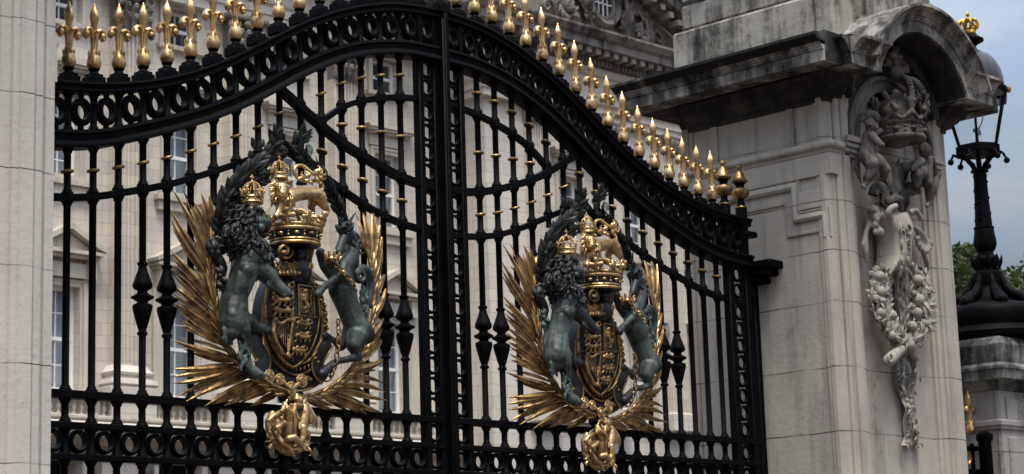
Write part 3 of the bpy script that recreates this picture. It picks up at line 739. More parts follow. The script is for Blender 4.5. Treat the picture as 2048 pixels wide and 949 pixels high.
    for i in range(9):
        a = math.radians(200-i*27); c0 = K5(575,460,-.67); b.limb([(c0,.022),(c0+V(math.cos(a)*.105, -.045, math.sin(a)*.10-.03),.024)])
    b.limb([(K5(480,400,-.65),.024),(K5(550,385,-.70),.028),(K5(630,415,-.67),.022)]); b.ell(K5(600,525,-.71), .034)
    for i in range(7): b.limb([(K5(500+14*i,370,-.68),.016),(K5(490+22*i,300,-.71),.018),(K5(520+20*i,235,-.68),.010)])
    for i in range(4): b.limb([(K5(490,430,-.66),.02),(K5(455,540,-.66),.018),(K5(430+12*i,650+30*i,-.66),.016),(K5(440+8*i,760+22*i,-.645),.01)])
    b.blob('shell', CM, PR, .010, 3, PO)
    b = MB()
    for i in range(7):
        a = math.radians(-20-i*25); c0 = K5(985,560,-.65); b.limb([(c0,.022),(c0+V(math.cos(a)*.09, -.04, math.sin(a)*.10-.02),.022)])
    b.limb([(K5(955,480,-.70),.02),(K5(1010,540,-.70),.026),(K5(1070,650,-.67),.022)])
    for i in range(4): b.limb([(K5(1000,650,-.66),.02),(K5(1040+10*i,760+25*i,-.65),.016),(K5(1050+10*i,860+16*i,-.64),.01)])
    b.blob('shell', CM, PR, .010, 3, PO)
    # fruit garlands: two arms meeting at a tied ribbon
    rnd = random.Random(3)
    def garland(cl, seed):
        rnd = random.Random(seed); b = MB(); pts = catmull(cl, 8); n = len(pts); Fd = MB()
        for i, p in enumerate(pts):
            wdt = .098*math.sin(PI*min(1, .22+.7*i/n))+.012
            for q in range(7):
                u = rnd.uniform(-1, 1); o = V(u*wdt, -rnd.uniform(.01,.05)*(1.2-abs(u)), rnd.uniform(-.03,.03)); kind = rnd.random()
                if kind < .66:
                    d = V(rnd.uniform(-1,1)*.5+u*.5, -.15, rnd.uniform(-.2,1)).normalized()*rnd.uniform(.09,.14); b.blade(p+o-d*.4, p+o+d*.6, rnd.uniform(.018,.03), (0,-1,0), .45, .12, .5, 5, .6)
                elif i % 2: b.ell(p+o, rnd.uniform(.014,.026), n=10, m=7)
        return b
    gl = [K6(600,20,-.66),K6(570,200,-.67),K6(590,400,-.68),K6(680,600,-.68),K6(800,740,-.68)]; gr = [K6(960,40,-.66),K6(1000,250,-.67),K6(1010,430,-.68),K6(980,600,-.68),K6(870,740,-.68)]
    for cl, sd, big in ((gl, 4, [(600,220,.050),(605,430,.050),(715,455,.046),(590,65,.048),(710,655,.04),(560,290,.036),(755,570,.028)]), (gr, 9, [(980,300,.056),(975,105,.05),(915,565,.048),(1040,530,.05),(970,430,.046),(938,235,.026),(1005,650,.036)])):
        b = garland(cl, sd)
        b.tube(catmull([p+V(0,.035,0) for p in cl], 6), .018, 8)
        for zx, zy, r_ in big: b.ell(K6(zx, zy, -.715), (r_*.84,r_*.84,r_*.78), n=16, m=10); b.ell(K6(zx-4, zy+2, -.715-r_*.82), r_*.14, n=8, m=5)
        b.build('garland', CM, PR, 60, PO)
    b = MB()
    for i in range(5): b.tube(catmull([K6(765+30*i,20,-.66),K6(760+32*i,170,-.65),K6(780+28*i,400,-.665),K6(812+14*i,620,-.66),K6(845,740,-.66)],5), [.020]*12+[.015]*9, 7)
    rnd = random.Random(17)
    for i in range(34):
        t_ = i/34; p = K6(800+rnd.randint(-60,60)*(1-t_*.6), 120+600*t_, -.665); d = V(rnd.uniform(-.5,.5), -.2, rnd.uniform(.2,1)).normalized()*rnd.uniform(.07,.12); b.blade(p, p+d, rnd.uniform(.014,.022), (0,-1,0), .5, .15, .5, 5, .5)
    b.build('stalks', CM, PR, 50, PO)
    b = MB(); b.limb([(K6(890,720,-.70),.034),(K6(800,800,-.71),.036),(K6(720,880,-.72),.044),(K6(690,905,-.72),.044)]); b.limb([(K6(900,780,-.68),.028),(K6(950,880,-.68),.03)]); b.limb([(K6(860,680,-.71),.035),(K6(890,750,-.73),.04)])
    b.torus(K6(700,880,-.765), .026, .010, RX(PI/2) , 16, 6)
    rb = b.build('tied_ribbon', CM, PR, 50, PO)
    b = MB()
    T = lambda zx, zy, y=-.62: atY(1680+zx/2.258, 480+zy/2.258, y)
    for pts, w_ in (([(290,520),(275,600),(268,670),(290,720),(305,760),(300,820),(298,900),(292,930)], .045), ([(305,520),(335,590),(318,680),(310,760),(325,830),(340,900),(345,930)], .045), ([(270,530),(262,640),(280,680)], .03)):
        c_ = catmull([T(a, d, -.62-.022*math.sin(i*1.9)) for i, (a, d) in enumerate(pts)], 5)
        vs = []; 
        for i, p in enumerate(c_):
            ww = w_*(.55+.45*abs(math.cos(i*.38))); vs += [p+V(-ww,0,0), p+V(0,-.022,0), p+V(ww,.0,0), p+V(0,.02,0)]
        b.add(vs, [(i*4+j, i*4+(j+1)%4, i*4+4+(j+1)%4, i*4+4+j) for i in range(len(c_)-1) for j in range(4)])
        for i in range(2, len(c_)-2, 2):
            sgn = 1 if (i//2) % 2 else -1; d = V(sgn*rnd.uniform(.03,.055), -.02, rnd.uniform(-.07,-.02)); b.blade(c_[i]+V(0,-.012,0), c_[i]+d, rnd.uniform(.012,.020), (0,-1,0), .5, .2, .5, 5, .5)
            if i % 4 == 0: b.ell(c_[i]+V(sgn*.012,-.022,0), rnd.uniform(.010,.016), n=8, m=6)
    b.build('ribbon_tail', CM, rb, 50, PO)
carve()

# ================================================================== the palace
PY = 46.8
PR3 = thing('palace_building', 'long pale stone palace front with pilasters, sash windows and a pediment', 'building', (45, PY, 0))
PO3 = (45, PY, 0)
def PB(b, n, m, s=30, par=None): return b.build(n, m, par or PR3, s, PO3)
b = MB()
# main wall with real window openings: vertical strips between rows of openings
BAYS = [28.6-4.78*2, 28.6-4.78, 28.6, 33.38, 38.2, 43.1]
ROWS = [(.68, 9.45, 12.85), (.64, 16.35, 19.35), (.68, 21.75, 23.1)]
X0, X1, ZT = 12.0, 46.9, 27.2
def wall_with_holes(b, x0, x1, z0, z1, y0, y1, holes):
    zs = sorted({z0, z1, *[h[2] for h in holes], *[h[3] for h in holes]})
    for a, c in zip(zs, zs[1:]):
        xs = [x0]
        for h in sorted(holes):
            if h[2] <= a and h[3] >= c: xs += [h[0], h[1]]
        xs.append(x1)
        for p, q in zip(xs[::2], xs[1::2]): b.box(p, q, y0, y1, a, c)
holes = [(x-w, x+w, z0, z1) for x in BAYS for w, z0, z1 in ROWS]+[(x-.9, x+.9, 3.4, 7.3) for x in BAYS]
wall_with_holes(b, X0, X1, 0, ZT, PY, PY+.9, holes); PB(b, 'wall', M['palace'], 20)
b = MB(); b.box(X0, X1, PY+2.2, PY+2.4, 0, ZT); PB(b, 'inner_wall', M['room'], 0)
def sash(x, w, z0, z1, y, curtain=True, panes=(2, 4), rich=True):
    f = MB(); t = .09
    f.box(x-w, x-w+t*1.5, y, y+.14, z0, z1); f.box(x+w-t*1.5, x+w, y, y+.14, z0, z1); f.box(x-w, x+w, y+.002, y+.138, z1-t*1.3, z1); f.box(x-w, x+w, y+.002, y+.138, z0, z0+t*1.3)
    zm = (z0+z1)/2; f.box(x-w, x+w, y-.01, y+.10, zm-.06, zm+.06)
    for i in range(1, panes[0]): xx = x-w+2*w*i/panes[0]; f.box(xx-.018, xx+.018, y+.03, y+.09, z0, z1)
    for i in range(1, panes[1]):
        if i*2 != panes[1]: zz_ = z0+(z1-z0)*i/panes[1]; f.box(x-w, x+w, y+.032, y+.088, zz_-.016, zz_+.016)
    o = PB(f, 'window', M['frame'], 0)
    g = MB(); g.box(x-w+.05, x+w-.05, y+.055, y+.065, z0+.05, z1-.05); PB(g, 'pane', M['pane'], 0, o)
    if curtain:
        c = MB(); n = 40
        for s_ in (-1, 1):
            P = []
            for i in range(n+1):
                u = i/n; xx = x+s_*(w*.03+w*.97*u); P.append((xx, y+.34+.05*math.sin(i*1.9)+.03*math.sin(i*.8)))
            vs = [(a, d, z0) for a, d in P]+[(a, d, z1) for a, d in P]; c.add(vs, [(i, i+1, n+2+i, n+1+i) for i in range(n)])
        PB(c, 'curtain', M['curtain'], 60, o)
    return o
def architrave(b, x, w, z0, z1, y, t=.24, d=.10, sill=True):
    b.sweepXZ([(x-w, z0), (x-w, z1), (x+w, z1), (x+w, z0)], [(0, y), (0, y-d*.5), (t*.5, y-d*.7), (t*.55, y-d), (t*.95, y-d), (t, y-d*.4), (t, y)])
    if sill: b.box(x-w-t-.1, x+w+t+.1, y-.20, y-.001, z0-.16, z0-.002)
def hood_mould(b, x, w, z, y, d=.42, h=.32):
    b.prismXZ([(x-w-.02, z), (x+w+.02, z), (x+w+.02, z+.10), (x-w-.02, z+.10)], y-d*.6, y); b.prismXZ([(x-w-.1, z+.101), (x+w+.1, z+.101), (x+w+.16, z+.2), (x-w-.16, z+.2)], y-d*.85, y); b.prismXZ([(x-w-.2, z+.201), (x+w+.2, z+.201), (x+w+.26, z+h), (x-w-.26, z+h)], y-d, y)
for x in BAYS:
    sash(x, .68, 9.45, 12.85, PY+.3); sash(x, .64, 16.35, 19.35, PY+.3); sash(x, .68, 21.75, 23.1, PY+.3, False, (2, 2))
    b = MB(); architrave(b, x, .68, 9.45, 12.85, PY); architrave(b, x, .64, 16.5, 19.35, PY); architrave(b, x, .68, 21.75, 23.1, PY, .26); PB(b, 'architrave', M['trim'], 30)
    b = MB(); hood_mould(b, x, 1.0, 20.05, PY-.02); b.box(x-.95, x+.95, PY-.12, PY-.001, 19.62, 20.05); PB(b, 'window_cornice', M['trim'], 20)
    b = MB(); b.box(x-1.15, x+1.15, PY-.3, PY-.001, 16.18, 16.36); b.box(x-1.05, x+1.05, PY-.2, PY-.001, 15.85, 16.179); PB(b, 'window_sill', M['trim'], 20)
    b = MB(); zb = 13.85
    b.box(x-1.0, x+1.0, PY-.22, PY-.001, 13.12, 13.6); b.box(x-1.3, x+1.3, PY-.55, PY-.002, 13.86, 13.98); b.box(x-1.22, x+1.22, PY-.42, PY-.001, 13.74, 13.859)
    b.prismXZ([(x-1.12, 13.981), (x+1.12, 13.981), (x, 14.62)], PY-.30, PY-.001)
    for q in (-1, 1):
        b.prismXZ([(x+q*1.38, 13.985), (x+q*1.40, 14.10), (x, 14.86), (x, 14.66), (x+q*1.12, 14.06)][::q], PY-.58, PY-.002)
        b.box(x+q*.98-.15, x+q*.98+.15, PY-.36, PY-.003, 13.1, 13.739); b.box(x+q*1.0-.22, x+q*1.0+.22, PY-.14, PY-.004, 9.4, 13.1)
    PB(b, 'window_pediment', M['trim'], 20)
# balustrade, string courses and the lower storey
b = MB(); b.bbox(X0, 47.2, PY-.75, PY-.3, 9.12, 9.30, .04); b.bbox(X0, 47.2, PY-.72, PY-.3, 8.48, 8.62, .03); PB(b, 'balustrade_rail', M['trim'], 30)
bal = MB().lathe([(.05,0),(.085,.03),(.05,.07),(.04,.12),(.095,.22),(.085,.27),(.045,.36),(.06,.42),(.085,.45),(.085,.5)], n=10).mesh('baluster', M['trim'], 50)
xs_ = []
for bx in BAYS[1:]:
    xs_ += [bx-1.3+.29*i for i in range(10)]
for xx in xs_: o = link('baluster', bal, PR3); o.location = (xx-PO3[0], -.52, 8.62)
b = MB()
for i in range(len(BAYS)): b.box(BAYS[i]+1.5, BAYS[i]+3.28, PY-.70, PY-.32, 8.621, 9.119)
PB(b, 'balustrade_pier', M['palace_pale'], 20)
b = MB(); b.box(X0, 47.2, PY-.60, PY-.001, 7.95, 8.479); b.bbox(X0, 47.3, PY-.85, PY-.001, 8.2, 8.40, .05); PB(b, 'string_course', M['palace_pale'], 20)
b = MB()
for x in BAYS:
    b.box(x-1.7, x+1.7, PY-.14, PY-.001, 7.45, 7.7); b.box(x-1.55, x-1.15, PY-.1, PY-.001, 2, 7.449); b.box(x+1.15, x+1.55, PY-.1, PY-.001, 2, 7.449)
PB(b, 'door_surround', M['dark_trim'], 20)
# giant fluted pilasters with carved capitals
def flutes(b, x, w, z0, z1, y, d, n=7):
    P = [(x-w, y)]; fw = 2*w/(n+.6); xx = x-w+fw*.3
    P += [(x-w, y-d)]
    for i in range(n):
        P += [(xx+fw*.16, y-d), (xx+fw*.28, y-d+.07), (xx+fw*.5, y-d+.10), (xx+fw*.72, y-d+.07), (xx+fw*.84, y-d)]; xx += fw
    P += [(x+w, y-d), (x+w, y)]; b.prismXY(P, z0, z1)
PX_ = [16.6, 21.4, 26.2, 31.0, 35.85, 40.75]
for x in PX_:
    b = MB(); flutes(b, x, .62, 10.35, 21.75, PY, .42); b.bbox(x-.95, x+.95, PY-.72, PY-.001, 9.32, 9.62, .02)
    b.sweepXY([(x-.64, PY), (x-.64, PY-.44), (x+.64, PY-.44), (x+.64, PY)], [(-.1,9.63),(.26,9.63),(.30,9.72),(.26,9.85),(.16,9.88),(.13,9.98),(.19,10.04),(.20,10.12),(.12,10.18),(.05,10.3),(0,10.36),(-.1,10.36)]); PB(b, 'pilaster', M['palace'], 30)
    b = MB(); b.box(x-.60, x+.60, PY-.45, PY-.001, 21.751, 23.0); b.bbox(x-.92, x+.92, PY-.78, PY-.001, 23.05, 23.25, .03)
    rnd = random.Random(int(x*10))
    for row, (zr, hh) in enumerate(((21.85, .42), (22.2, .45))):
        for i in range(5):
            xx = x-.6+.3*i+(.0 if row == 0 else .0); b.limb([((xx, PY-.47, zr), .11), ((xx, PY-.56, zr+hh*.6), .12), ((xx, PY-.70, zr+hh), .09), ((xx, PY-.74, zr+hh*.8), .05)])
    for q in (-1, 1):
        b.torus((x+q*.62, PY-.62, 22.86), .15, .07, RX(PI/2), 14, 7); b.limb([((x+q*.1, PY-.5, 22.5), .07), ((x+q*.4, PY-.58, 22.75), .08)]); b.ell((x+q*.62, PY-.66, 22.6), .12, n=8, m=6)
    b.ell((x, PY-.66, 22.92), (.2,.16,.17), n=10, m=7)
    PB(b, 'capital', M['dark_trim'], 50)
# entablature
b = MB(); EP = [(0,23.26),(.34,23.27),(.34,23.6),(.40,23.62),(.40,23.95),(.48,24.0),(.52,24.08),(.36,24.09),(.36,25.0),(.5,25.06),(.6,25.2),(.62,25.35),(1.25,25.4),(1.27,25.75),(1.35,25.82),(1.5,26.1),(1.5,26.2),(0,26.5)]
b.sweepXY([(X0, PY), (46.2, PY)], EP); PB(b, 'entablature', M['palace_pale'], 20)
b = MB()
for i in range(72): b.box(X0+.3+i*.47, X0+.5+i*.47, PY-1.15, PY-.62, 25.2, 25.39)
PB(b, 'modillion_course', M['dark_trim'], 0)
# ---------------------------------------------------- the projecting centre
CY = 44.9
cxL = 46.55
XR = 61.5
b = MB(); CB = [51.35, 55.5, 59.3]
ch = [(x-.62, x+.62, z0, z1) for x in CB for z0, z1 in ((9.5,12.9),(16.4,19.3))]
wall_with_holes(b, cxL, XR, 0, 24.3, CY, CY+1.5, ch); PB(b, 'central_wall', M['palace_pale'], 20)
b = MB(); b.box(cxL+.1, XR, CY+2.6, CY+2.8, 0, 24); b.box(cxL+.01, cxL+1.0, CY+1.5, PY+.5, 0, 25); PB(b, 'inner_wall', M['palace_pale'], 0)
for x in CB:
    sash(x, .62, 9.5, 12.9, CY+.3); sash(x, .62, 16.4, 19.3, CY+.3)
    b = MB(); architrave(b, x, .62, 9.5, 12.9, CY); architrave(b, x, .62, 16.5, 19.3, CY, .26); PB(b, 'architrave', M['trim'], 30)
    b = MB(); hood_mould(b, x, 1.0, 20.0, CY-.02); b.box(x-.95, x+.95, CY-.12, CY-.001, 19.6, 20.0); b.box(x-1.1, x+1.1, CY-.3, CY-.001, 16.12, 16.3); hood_mould(b, x, 1.05, 13.5, CY-.02, .5); b.box(x-.95, x+.95, CY-.12, CY-.001, 13.1, 13.5); PB(b, 'window_cornice', M['trim'], 20)
for x in (49.3, 53.4, 57.5, 61.2):
    b = MB(); flutes(b, x, .55, 10.0, 21.2, CY, .35); b.bbox(x-.8, x+.8, CY-.6, CY-.001, 9.2, 9.98, .05); PB(b, 'pilaster', M['palace_pale'], 30)
    b = MB(); b.box(x-.6, x+.6, CY-.5, CY-.001, 21.201, 21.84)
    for i in range(4):
        for zr in (21.25, 21.45): b.limb([((x-.45+.3*i, CY-.5, zr), .1), ((x-.45+.3*i, CY-.62, zr+.3), .1)])
    for q in (-1, 1): b.torus((x+q*.55, CY-.6, 21.72), .14, .07, RX(PI/2), 12, 6)
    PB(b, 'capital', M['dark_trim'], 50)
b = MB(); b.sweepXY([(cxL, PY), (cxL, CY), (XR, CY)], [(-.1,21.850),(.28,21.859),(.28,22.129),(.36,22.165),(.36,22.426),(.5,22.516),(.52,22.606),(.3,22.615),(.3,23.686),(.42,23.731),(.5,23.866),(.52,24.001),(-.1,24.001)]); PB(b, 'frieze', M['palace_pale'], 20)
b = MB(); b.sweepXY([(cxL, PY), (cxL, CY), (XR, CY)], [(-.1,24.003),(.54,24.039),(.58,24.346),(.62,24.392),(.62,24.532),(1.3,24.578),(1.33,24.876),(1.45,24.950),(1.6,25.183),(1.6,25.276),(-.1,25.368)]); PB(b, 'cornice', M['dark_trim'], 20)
b = MB()
for i in range(27): b.box(cxL-.2+i*.56, cxL+.08+i*.56, CY-1.22, CY-.63, 24.318, 24.576)
for i in range(62): b.box(cxL-.3+i*.245, cxL-.16+i*.245, CY-.72, CY-.58, 24.076, 24.253)
PB(b, 'modillion_course', M['dark_trim'], 0)
# pediment: tympanum, raking cornice, round window, acanthus scrolls
ax, az, ex, ez = 51.2, 29.6, XR-.35, 25.229
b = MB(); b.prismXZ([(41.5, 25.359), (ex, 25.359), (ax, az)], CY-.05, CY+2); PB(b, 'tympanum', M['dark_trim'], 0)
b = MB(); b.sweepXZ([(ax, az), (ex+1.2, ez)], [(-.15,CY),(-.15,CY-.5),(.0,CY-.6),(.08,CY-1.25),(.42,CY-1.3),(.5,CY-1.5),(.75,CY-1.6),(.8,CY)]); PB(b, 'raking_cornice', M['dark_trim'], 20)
b = MB(); dx, dz = (ex-ax), (ez-az)
for i in range(18): u = (i+.5)/18; b.add([(ax+dx*u+q[0]*.14, CY-(.62 if q[1] < 0 else 1.2), az+dz*u+.03+q[2]*.12-(.1)) for q in ((-1,-1,-1),(1,-1,-1),(1,1,-1),(-1,1,-1),(-1,-1,1),(1,-1,1),(1,1,1),(-1,1,1))], [(0,3,2,1),(4,5,6,7),(0,1,5,4),(1,2,6,5),(2,3,7,6),(3,0,4,7)])
PB(b, 'modillion_course', M['dark_trim'], 0)
oc = atY(1205, 8, CY-.1)
b = MB(); b.annulus((oc.x, CY-.05, oc.z), [(.58,0),(.58,-.12),(.66,-.2),(.74,-.16),(.80,-.28),(.95,-.32),(1.04,-.2),(1.06,0)], 32, .98, 1.0); ocw = PB(b, 'round_window', M['dark_trim'], 30)
b = MB(); b.prismXZ([(oc.x+.6*math.cos(2*PI*i/20), oc.z+.6*math.sin(2*PI*i/20)) for i in range(20)], CY-.075, CY-.06); PB(b, 'pane', M['room'], 0, ocw)
b = MB(); b.box(oc.x-.03, oc.x+.03, CY-.13, CY-.09, oc.z-.58, oc.z+.58); b.box(oc.x-.58, oc.x+.58, CY-.13, CY-.09, oc.z-.03, oc.z+.03); b.box(oc.x-.3, oc.x-.26, CY-.128, CY-.092, oc.z-.5, oc.z+.5); b.box(oc.x+.26, oc.x+.3, CY-.128, CY-.092, oc.z-.5, oc.z+.5); PB(b, 'glazing_bars', M['frame'], 0, ocw)
b = MB(); rnd = random.Random(44)
for s_ in (-1, 1):
    stem = catmull([(oc.x+s_*1.0, CY-.18, oc.z-.95), (oc.x+s_*1.35, CY-.22, oc.z-.2), (oc.x+s_*1.9, CY-.24, oc.z+.15), (oc.x+s_*2.5, CY-.22, oc.z-.15), (oc.x+s_*2.75, CY-.2, oc.z-.6), (oc.x+s_*2.45, CY-.2, oc.z-.95), (oc.x+s_*2.1, CY-.22, oc.z-.75), (oc.x+s_*2.2, CY-.24, oc.z-.5)], 6)
    b.tube(stem, [.13*(1-.6*i/len(stem)) for i in range(len(stem))], 8)
    for i, p in enumerate(stem[:-6]):
        d = (stem[i+1]-p).normalized(); nn = V(-d.z, 0, d.x)*s_
        for q in (-1, 1):
            dd = (d*.8+nn*q*rnd.uniform(.6,1.1)+V(0,-.3,0)).normalized(); b.blade(p, p+dd*rnd.uniform(.35,.62), .10, (0,-1,0), .6, .2, .5, 6, .5, .12*q)
    for k in range(5):
        a_ = math.radians(100-s_*(k*24+10)); b.blade((oc.x+s_*1.05, CY-.2, oc.z-.7), (oc.x+s_*1.05+math.cos(a_)*s_*0+s_*.18*k, CY-.3, oc.z+.75-.2*k), .15, (0,-1,0), .5, .15, .5, 7, .5, .1*s_)
    sc = catmull([(oc.x+s_*3.0, CY-.16, oc.z-.95), (oc.x+s_*3.35, CY-.2, oc.z-.55), (oc.x+s_*3.75, CY-.18, oc.z-.75), (oc.x+s_*3.6, CY-.18, oc.z-1.0), (oc.x+s_*3.4, CY-.2, oc.z-.85)], 5); b.tube(sc, [.10*(1-.5*i/len(sc)) for i in range(len(sc))], 7)
PB(b, 'acanthus_carving', M['dark_trim'], 50)
b = MB(); b.box(41, XR+1, CY+2.2, CY+3, 26, 33); b.prismXZ([(41.5,26),(ax,az+.6),(XR+1,26.2)], CY+2, CY+9); PB(b, 'roof', M['dark_trim'], 0)

# ================================================================== the coats of arms
CO = (XL, 0, 2.5)
def Zf(x0, y0, s): return lambda zx, zy, y=-.15: atY(x0+zx/s, y0+zy/s, y)
Z1 = Zf(330, 240, 2.637); Z2 = Zf(330, 580, 2.791); Z5 = Zf(500, 470, 1.981)
ARMS = thing('coat_of_arms', 'larger gilded and green bronze coat of arms, on the leaf beside the plain pier', 'coat of arms', CO, 'royal coats of arms on the gates')
def AB(b, n, m, s=50, par=None): return b.build(n, m, par or ARMS, s, CO)
def AR(b, n, m, v=.006, it=3, par=None): return b.blob(n, m, par or ARMS, v, it, CO)
def royal_crown(c, R, H, mat, tilt=0.0, name='crown', par=None, lining=None):
    c = Vector(c); b = MB()
    b.lathe([(R*.8,-.03*H),(R*.98,-.02*H),(R*1.05,.02*H),(R*.98,.06*H),(R*.95,.08*H),(R*.98,.17*H),(R*1.06,.20*H),(R*1.02,.25*H),(R*.85,.26*H)], c, 30)
    k = 8
    for i in range(k):
        a = 2*PI*(i+.5)/k; d = Vector((math.cos(a), math.sin(a), 0)); t = Vector((-d.y, d.x, 0)); p = c+d*R*1.03+V(0,0,.25*H)
        if i % 2 == 0:
            for s_ in (-1,1): b.limb([(p, .055*R),(p+t*s_*.2*R+V(0,0,.16*H)+d*.08*R, .11*R)])
            b.limb([(p, .07*R),(p+d*.1*R+V(0,0,.28*H), .10*R)])
        else:
            b.limb([(p, .07*R),(p+d*.1*R+V(0,0,.24*H), .09*R)]); b.limb([(p+t*-.2*R+d*.08*R+V(0,0,.15*H), .08*R),(p+t*.2*R+d*.08*R+V(0,0,.15*H), .08*R)])
        b.ell(c+d*R*1.0+V(0,0,.12*H), .09*R, n=8, m=5)
    for i in range(4):
        a = PI*i/4+.3; d = Vector((math.cos(a), math.sin(a), 0)); pts = []
        for j in range(15):
            q = -1+2*j/14; pts.append(c+d*(R*1.0*math.copysign(min(1, abs(q)**.75), q))+V(0,0,H*(.30+.42*(1-abs(q)**2.6))))
        b.tube(pts, .07*R, 7)
        for p in pts[::1]: b.ell(p+(p-c-V(0,0,.3*H)).normalized()*.07*R, .075*R, n=7, m=5)
    b.ell(c+V(0,0,.78*H), .16*R, n=12, m=8); b.limb([(c+V(0,0,.84*H), .06*R),(c+V(0,0,1.0*H), .08*R)]); b.limb([(c+V(-.16*R,0,.93*H), .08*R),(c+V(.16*R,0,.93*H), .08*R)])
    o = AB(b, name, mat, 50, par); return o
def lock(b, p, d, L, r, curl, nrm):
    """one lock of hair: broad at the root, tapering into a curl"""
    d = d.normalized(); s = d.cross(nrm).normalized(); pts = [p-d*L*.1]; q = Vector(p); ang = -.35*curl; st = L/9
    for i in range(10):
        ang += curl*(.04+.52*(i/9)**2.2); lift = .45*math.sin(PI*i/9)
        q = q+(d*math.cos(ang)+s*math.sin(ang)+nrm*(.35 if i < 3 else (-.12 if i < 7 else .22)))*st; pts.append(q)
    b.tube(pts, [r*(.7+.5*math.sin(PI*min(1,i/7)))*(1-.62*(i/10)**1.5) for i in range(11)], 7, flat=.72, up=nrm)
def mane_locks(b, cores, view, n, L, r, seed, low, face=None):
    rnd = random.Random(seed); N = 0
    for c, rr in cores:
        for i in range(n):
            th = rnd.uniform(0, 2*PI); ph = math.acos(rnd.uniform(-.55, 1)); x = view.orthogonal().normalized(); y = view.cross(x); d = (view*math.cos(ph)+(x*math.cos(th)+y*math.sin(th))*math.sin(ph)).normalized()
            p = c+d*rr*.96
            if face is not None and (p-face[0]).length < face[1]: continue
            g = (low-d*low.dot(d)); g += V(rnd.uniform(-.5,.5), rnd.uniform(-.2,.2), rnd.uniform(-.4,.3))
            g = g-d*g.dot(d)
            if g.length < .05: continue
            lock(b, p, g, L*rnd.uniform(.7,1.2), r*rnd.uniform(.75,1.15), rnd.choice((-1,1))*rnd.uniform(.6,1.0), d)
VW = V(-.62,-.76,-.12).normalized()
# ---------------------------------------------------- palm branches
def palm(stem, tips, rnd, y_tip):
    b = MB(); sp = catmull(stem, 8); n = len(sp)
    b.tube([p+V(0,-.012,0) for p in sp], [.013*(1-.6*i/n)+.004 for i in range(n)], 9)
    m = len(tips)
    for i, (t, tip, w_, fold) in enumerate(tips):
        f_ = t*(n-1); k = int(f_); p = sp[k].lerp(sp[min(k+1,n-1)], f_-k)
        tip = Vector(tip); L = (tip-p).length
        nv = V(-.25, -1, .1)+V(rnd.uniform(-.35,.35), 0, rnd.uniform(-.35,.35))
        b.blade(p, tip, w_, nv, fold, rnd.uniform(.02,.07), rnd.uniform(.2,.34), 9, .35, rnd.uniform(-.05,.05))
    return b
rnd = random.Random(11)
stemL = [Z2(700,600,-.10),Z2(600,560,-.10),Z2(500,500,-.10),Z2(410,430,-.10),Z2(330,310,-.09),Z2(280,190,-.08),Z2(262,60,-.08),Z1(235,880,-.07),Z1(232,780,-.06),Z1(240,660,-.05),Z1(250,560,-.03)]
def fronds(sets):
    """(where on the stem, tip) pairs, with a fainter frond slipped in behind every two"""
    out = []; last = None
    for t, p in sets:
        out.append((t, p, .0205, .6))
        if last is not None and (last[1]-p).length < .32 and len(out) % 3 == 1:
            q = last[1].lerp(p, .5); out.append(((last[0]+t)/2, sp_in(q, .82, (last[0]+t)/2)+V(0,.045,0), .0145, .6))
        last = (t, p)
    return out
def sp_in(q, f, t): 
    c_ = catmull(CUR, 8); return c_[int(t*(len(c_)-1))].lerp(q, f)
CUR = stemL; yt = .02
SETS = [(t, Z1(*q, yt-.03*(t > .94))) for t, q in ((.95,(285,480)),(1.0,(272,428)),(.97,(232,400)),(.95,(190,385)),(.90,(150,430)),(.87,(95,372)),(.81,(42,372)),(.86,(165,520)),(.77,(30,478)),(.74,(32,530)),(.79,(130,600)),(.75,(62,600)),(.68,(80,660)),(.63,(32,690)),(.60,(38,735)),(.57,(40,770)),(.60,(100,800)),(.54,(45,820)),(.515,(50,880)))]
SETS += [(t, Z2(*q, yt if t > .25 else -.04)) for t, q in ((.485,(45,20)),(.46,(60,80)),(.45,(75,110)),(.42,(70,160)),(.425,(130,150)),(.40,(75,200)),(.345,(40,280)),(.335,(95,300)),(.33,(100,330)),(.31,(35,440)),(.30,(32,488)),(.295,(32,525)),(.28,(108,542)),(.26,(60,600)),(.23,(118,622)),(.19,(218,652)),(.17,(270,640)),(.14,(330,648)),(.07,(475,652)))]
TL = fronds(SETS)
pl = AB(palm(stemL, TL, rnd, yt), 'palm_branch', M['goldold'], 40)
# small overlapping leaves that hug the stem
def scales(stem, rnd, n, side):
    b = MB(); sp = catmull(stem, 8)
    for i in range(n):
        f_ = (i+.5)/n*(len(sp)-2); k = int(f_); p = sp[k]; d = (sp[k+1]-sp[k]).normalized(); s_ = d.cross(V(0,1,0)).normalized()*(1 if i % 2 else -1)
        b.blade(p+V(0,-.016,0), p+d*.115+s_*.026+V(0,-.020,0), .0115, (-.2,-1,.1), .5, .10, .35, 6, .5)
    return b
AB(scales(stemL[:10], rnd, 40, 1), 'stem_leaves', M['goldold'], 40, pl)
stemR = [Z2(720,605,-.10),Z2(800,600,-.10),Z2(900,560,-.10),Z2(985,495,-.10),Z2(1060,405,-.10),Z2(1110,300,-.09),Z2(1135,180,-.08),Z2(1140,80,-.07),Z1(1090,850,-.06),Z1(1080,760,-.05),Z1(1060,660,-.04),Z1(1045,600,-.03)]
CUR = stemR
SETS = [(t, Z1(*q, yt-.02)) for t, q in ((1.0,(1005,490)),(.97,(1038,465)),(.95,(1060,520)),(.95,(1092,462)),(.92,(1132,480)),(.90,(1110,560)),(.86,(1150,600)),(.82,(1148,670)),(.76,(1130,760)),(.75,(1168,800)),(.70,(1168,870)),(.68,(1165,900)))]
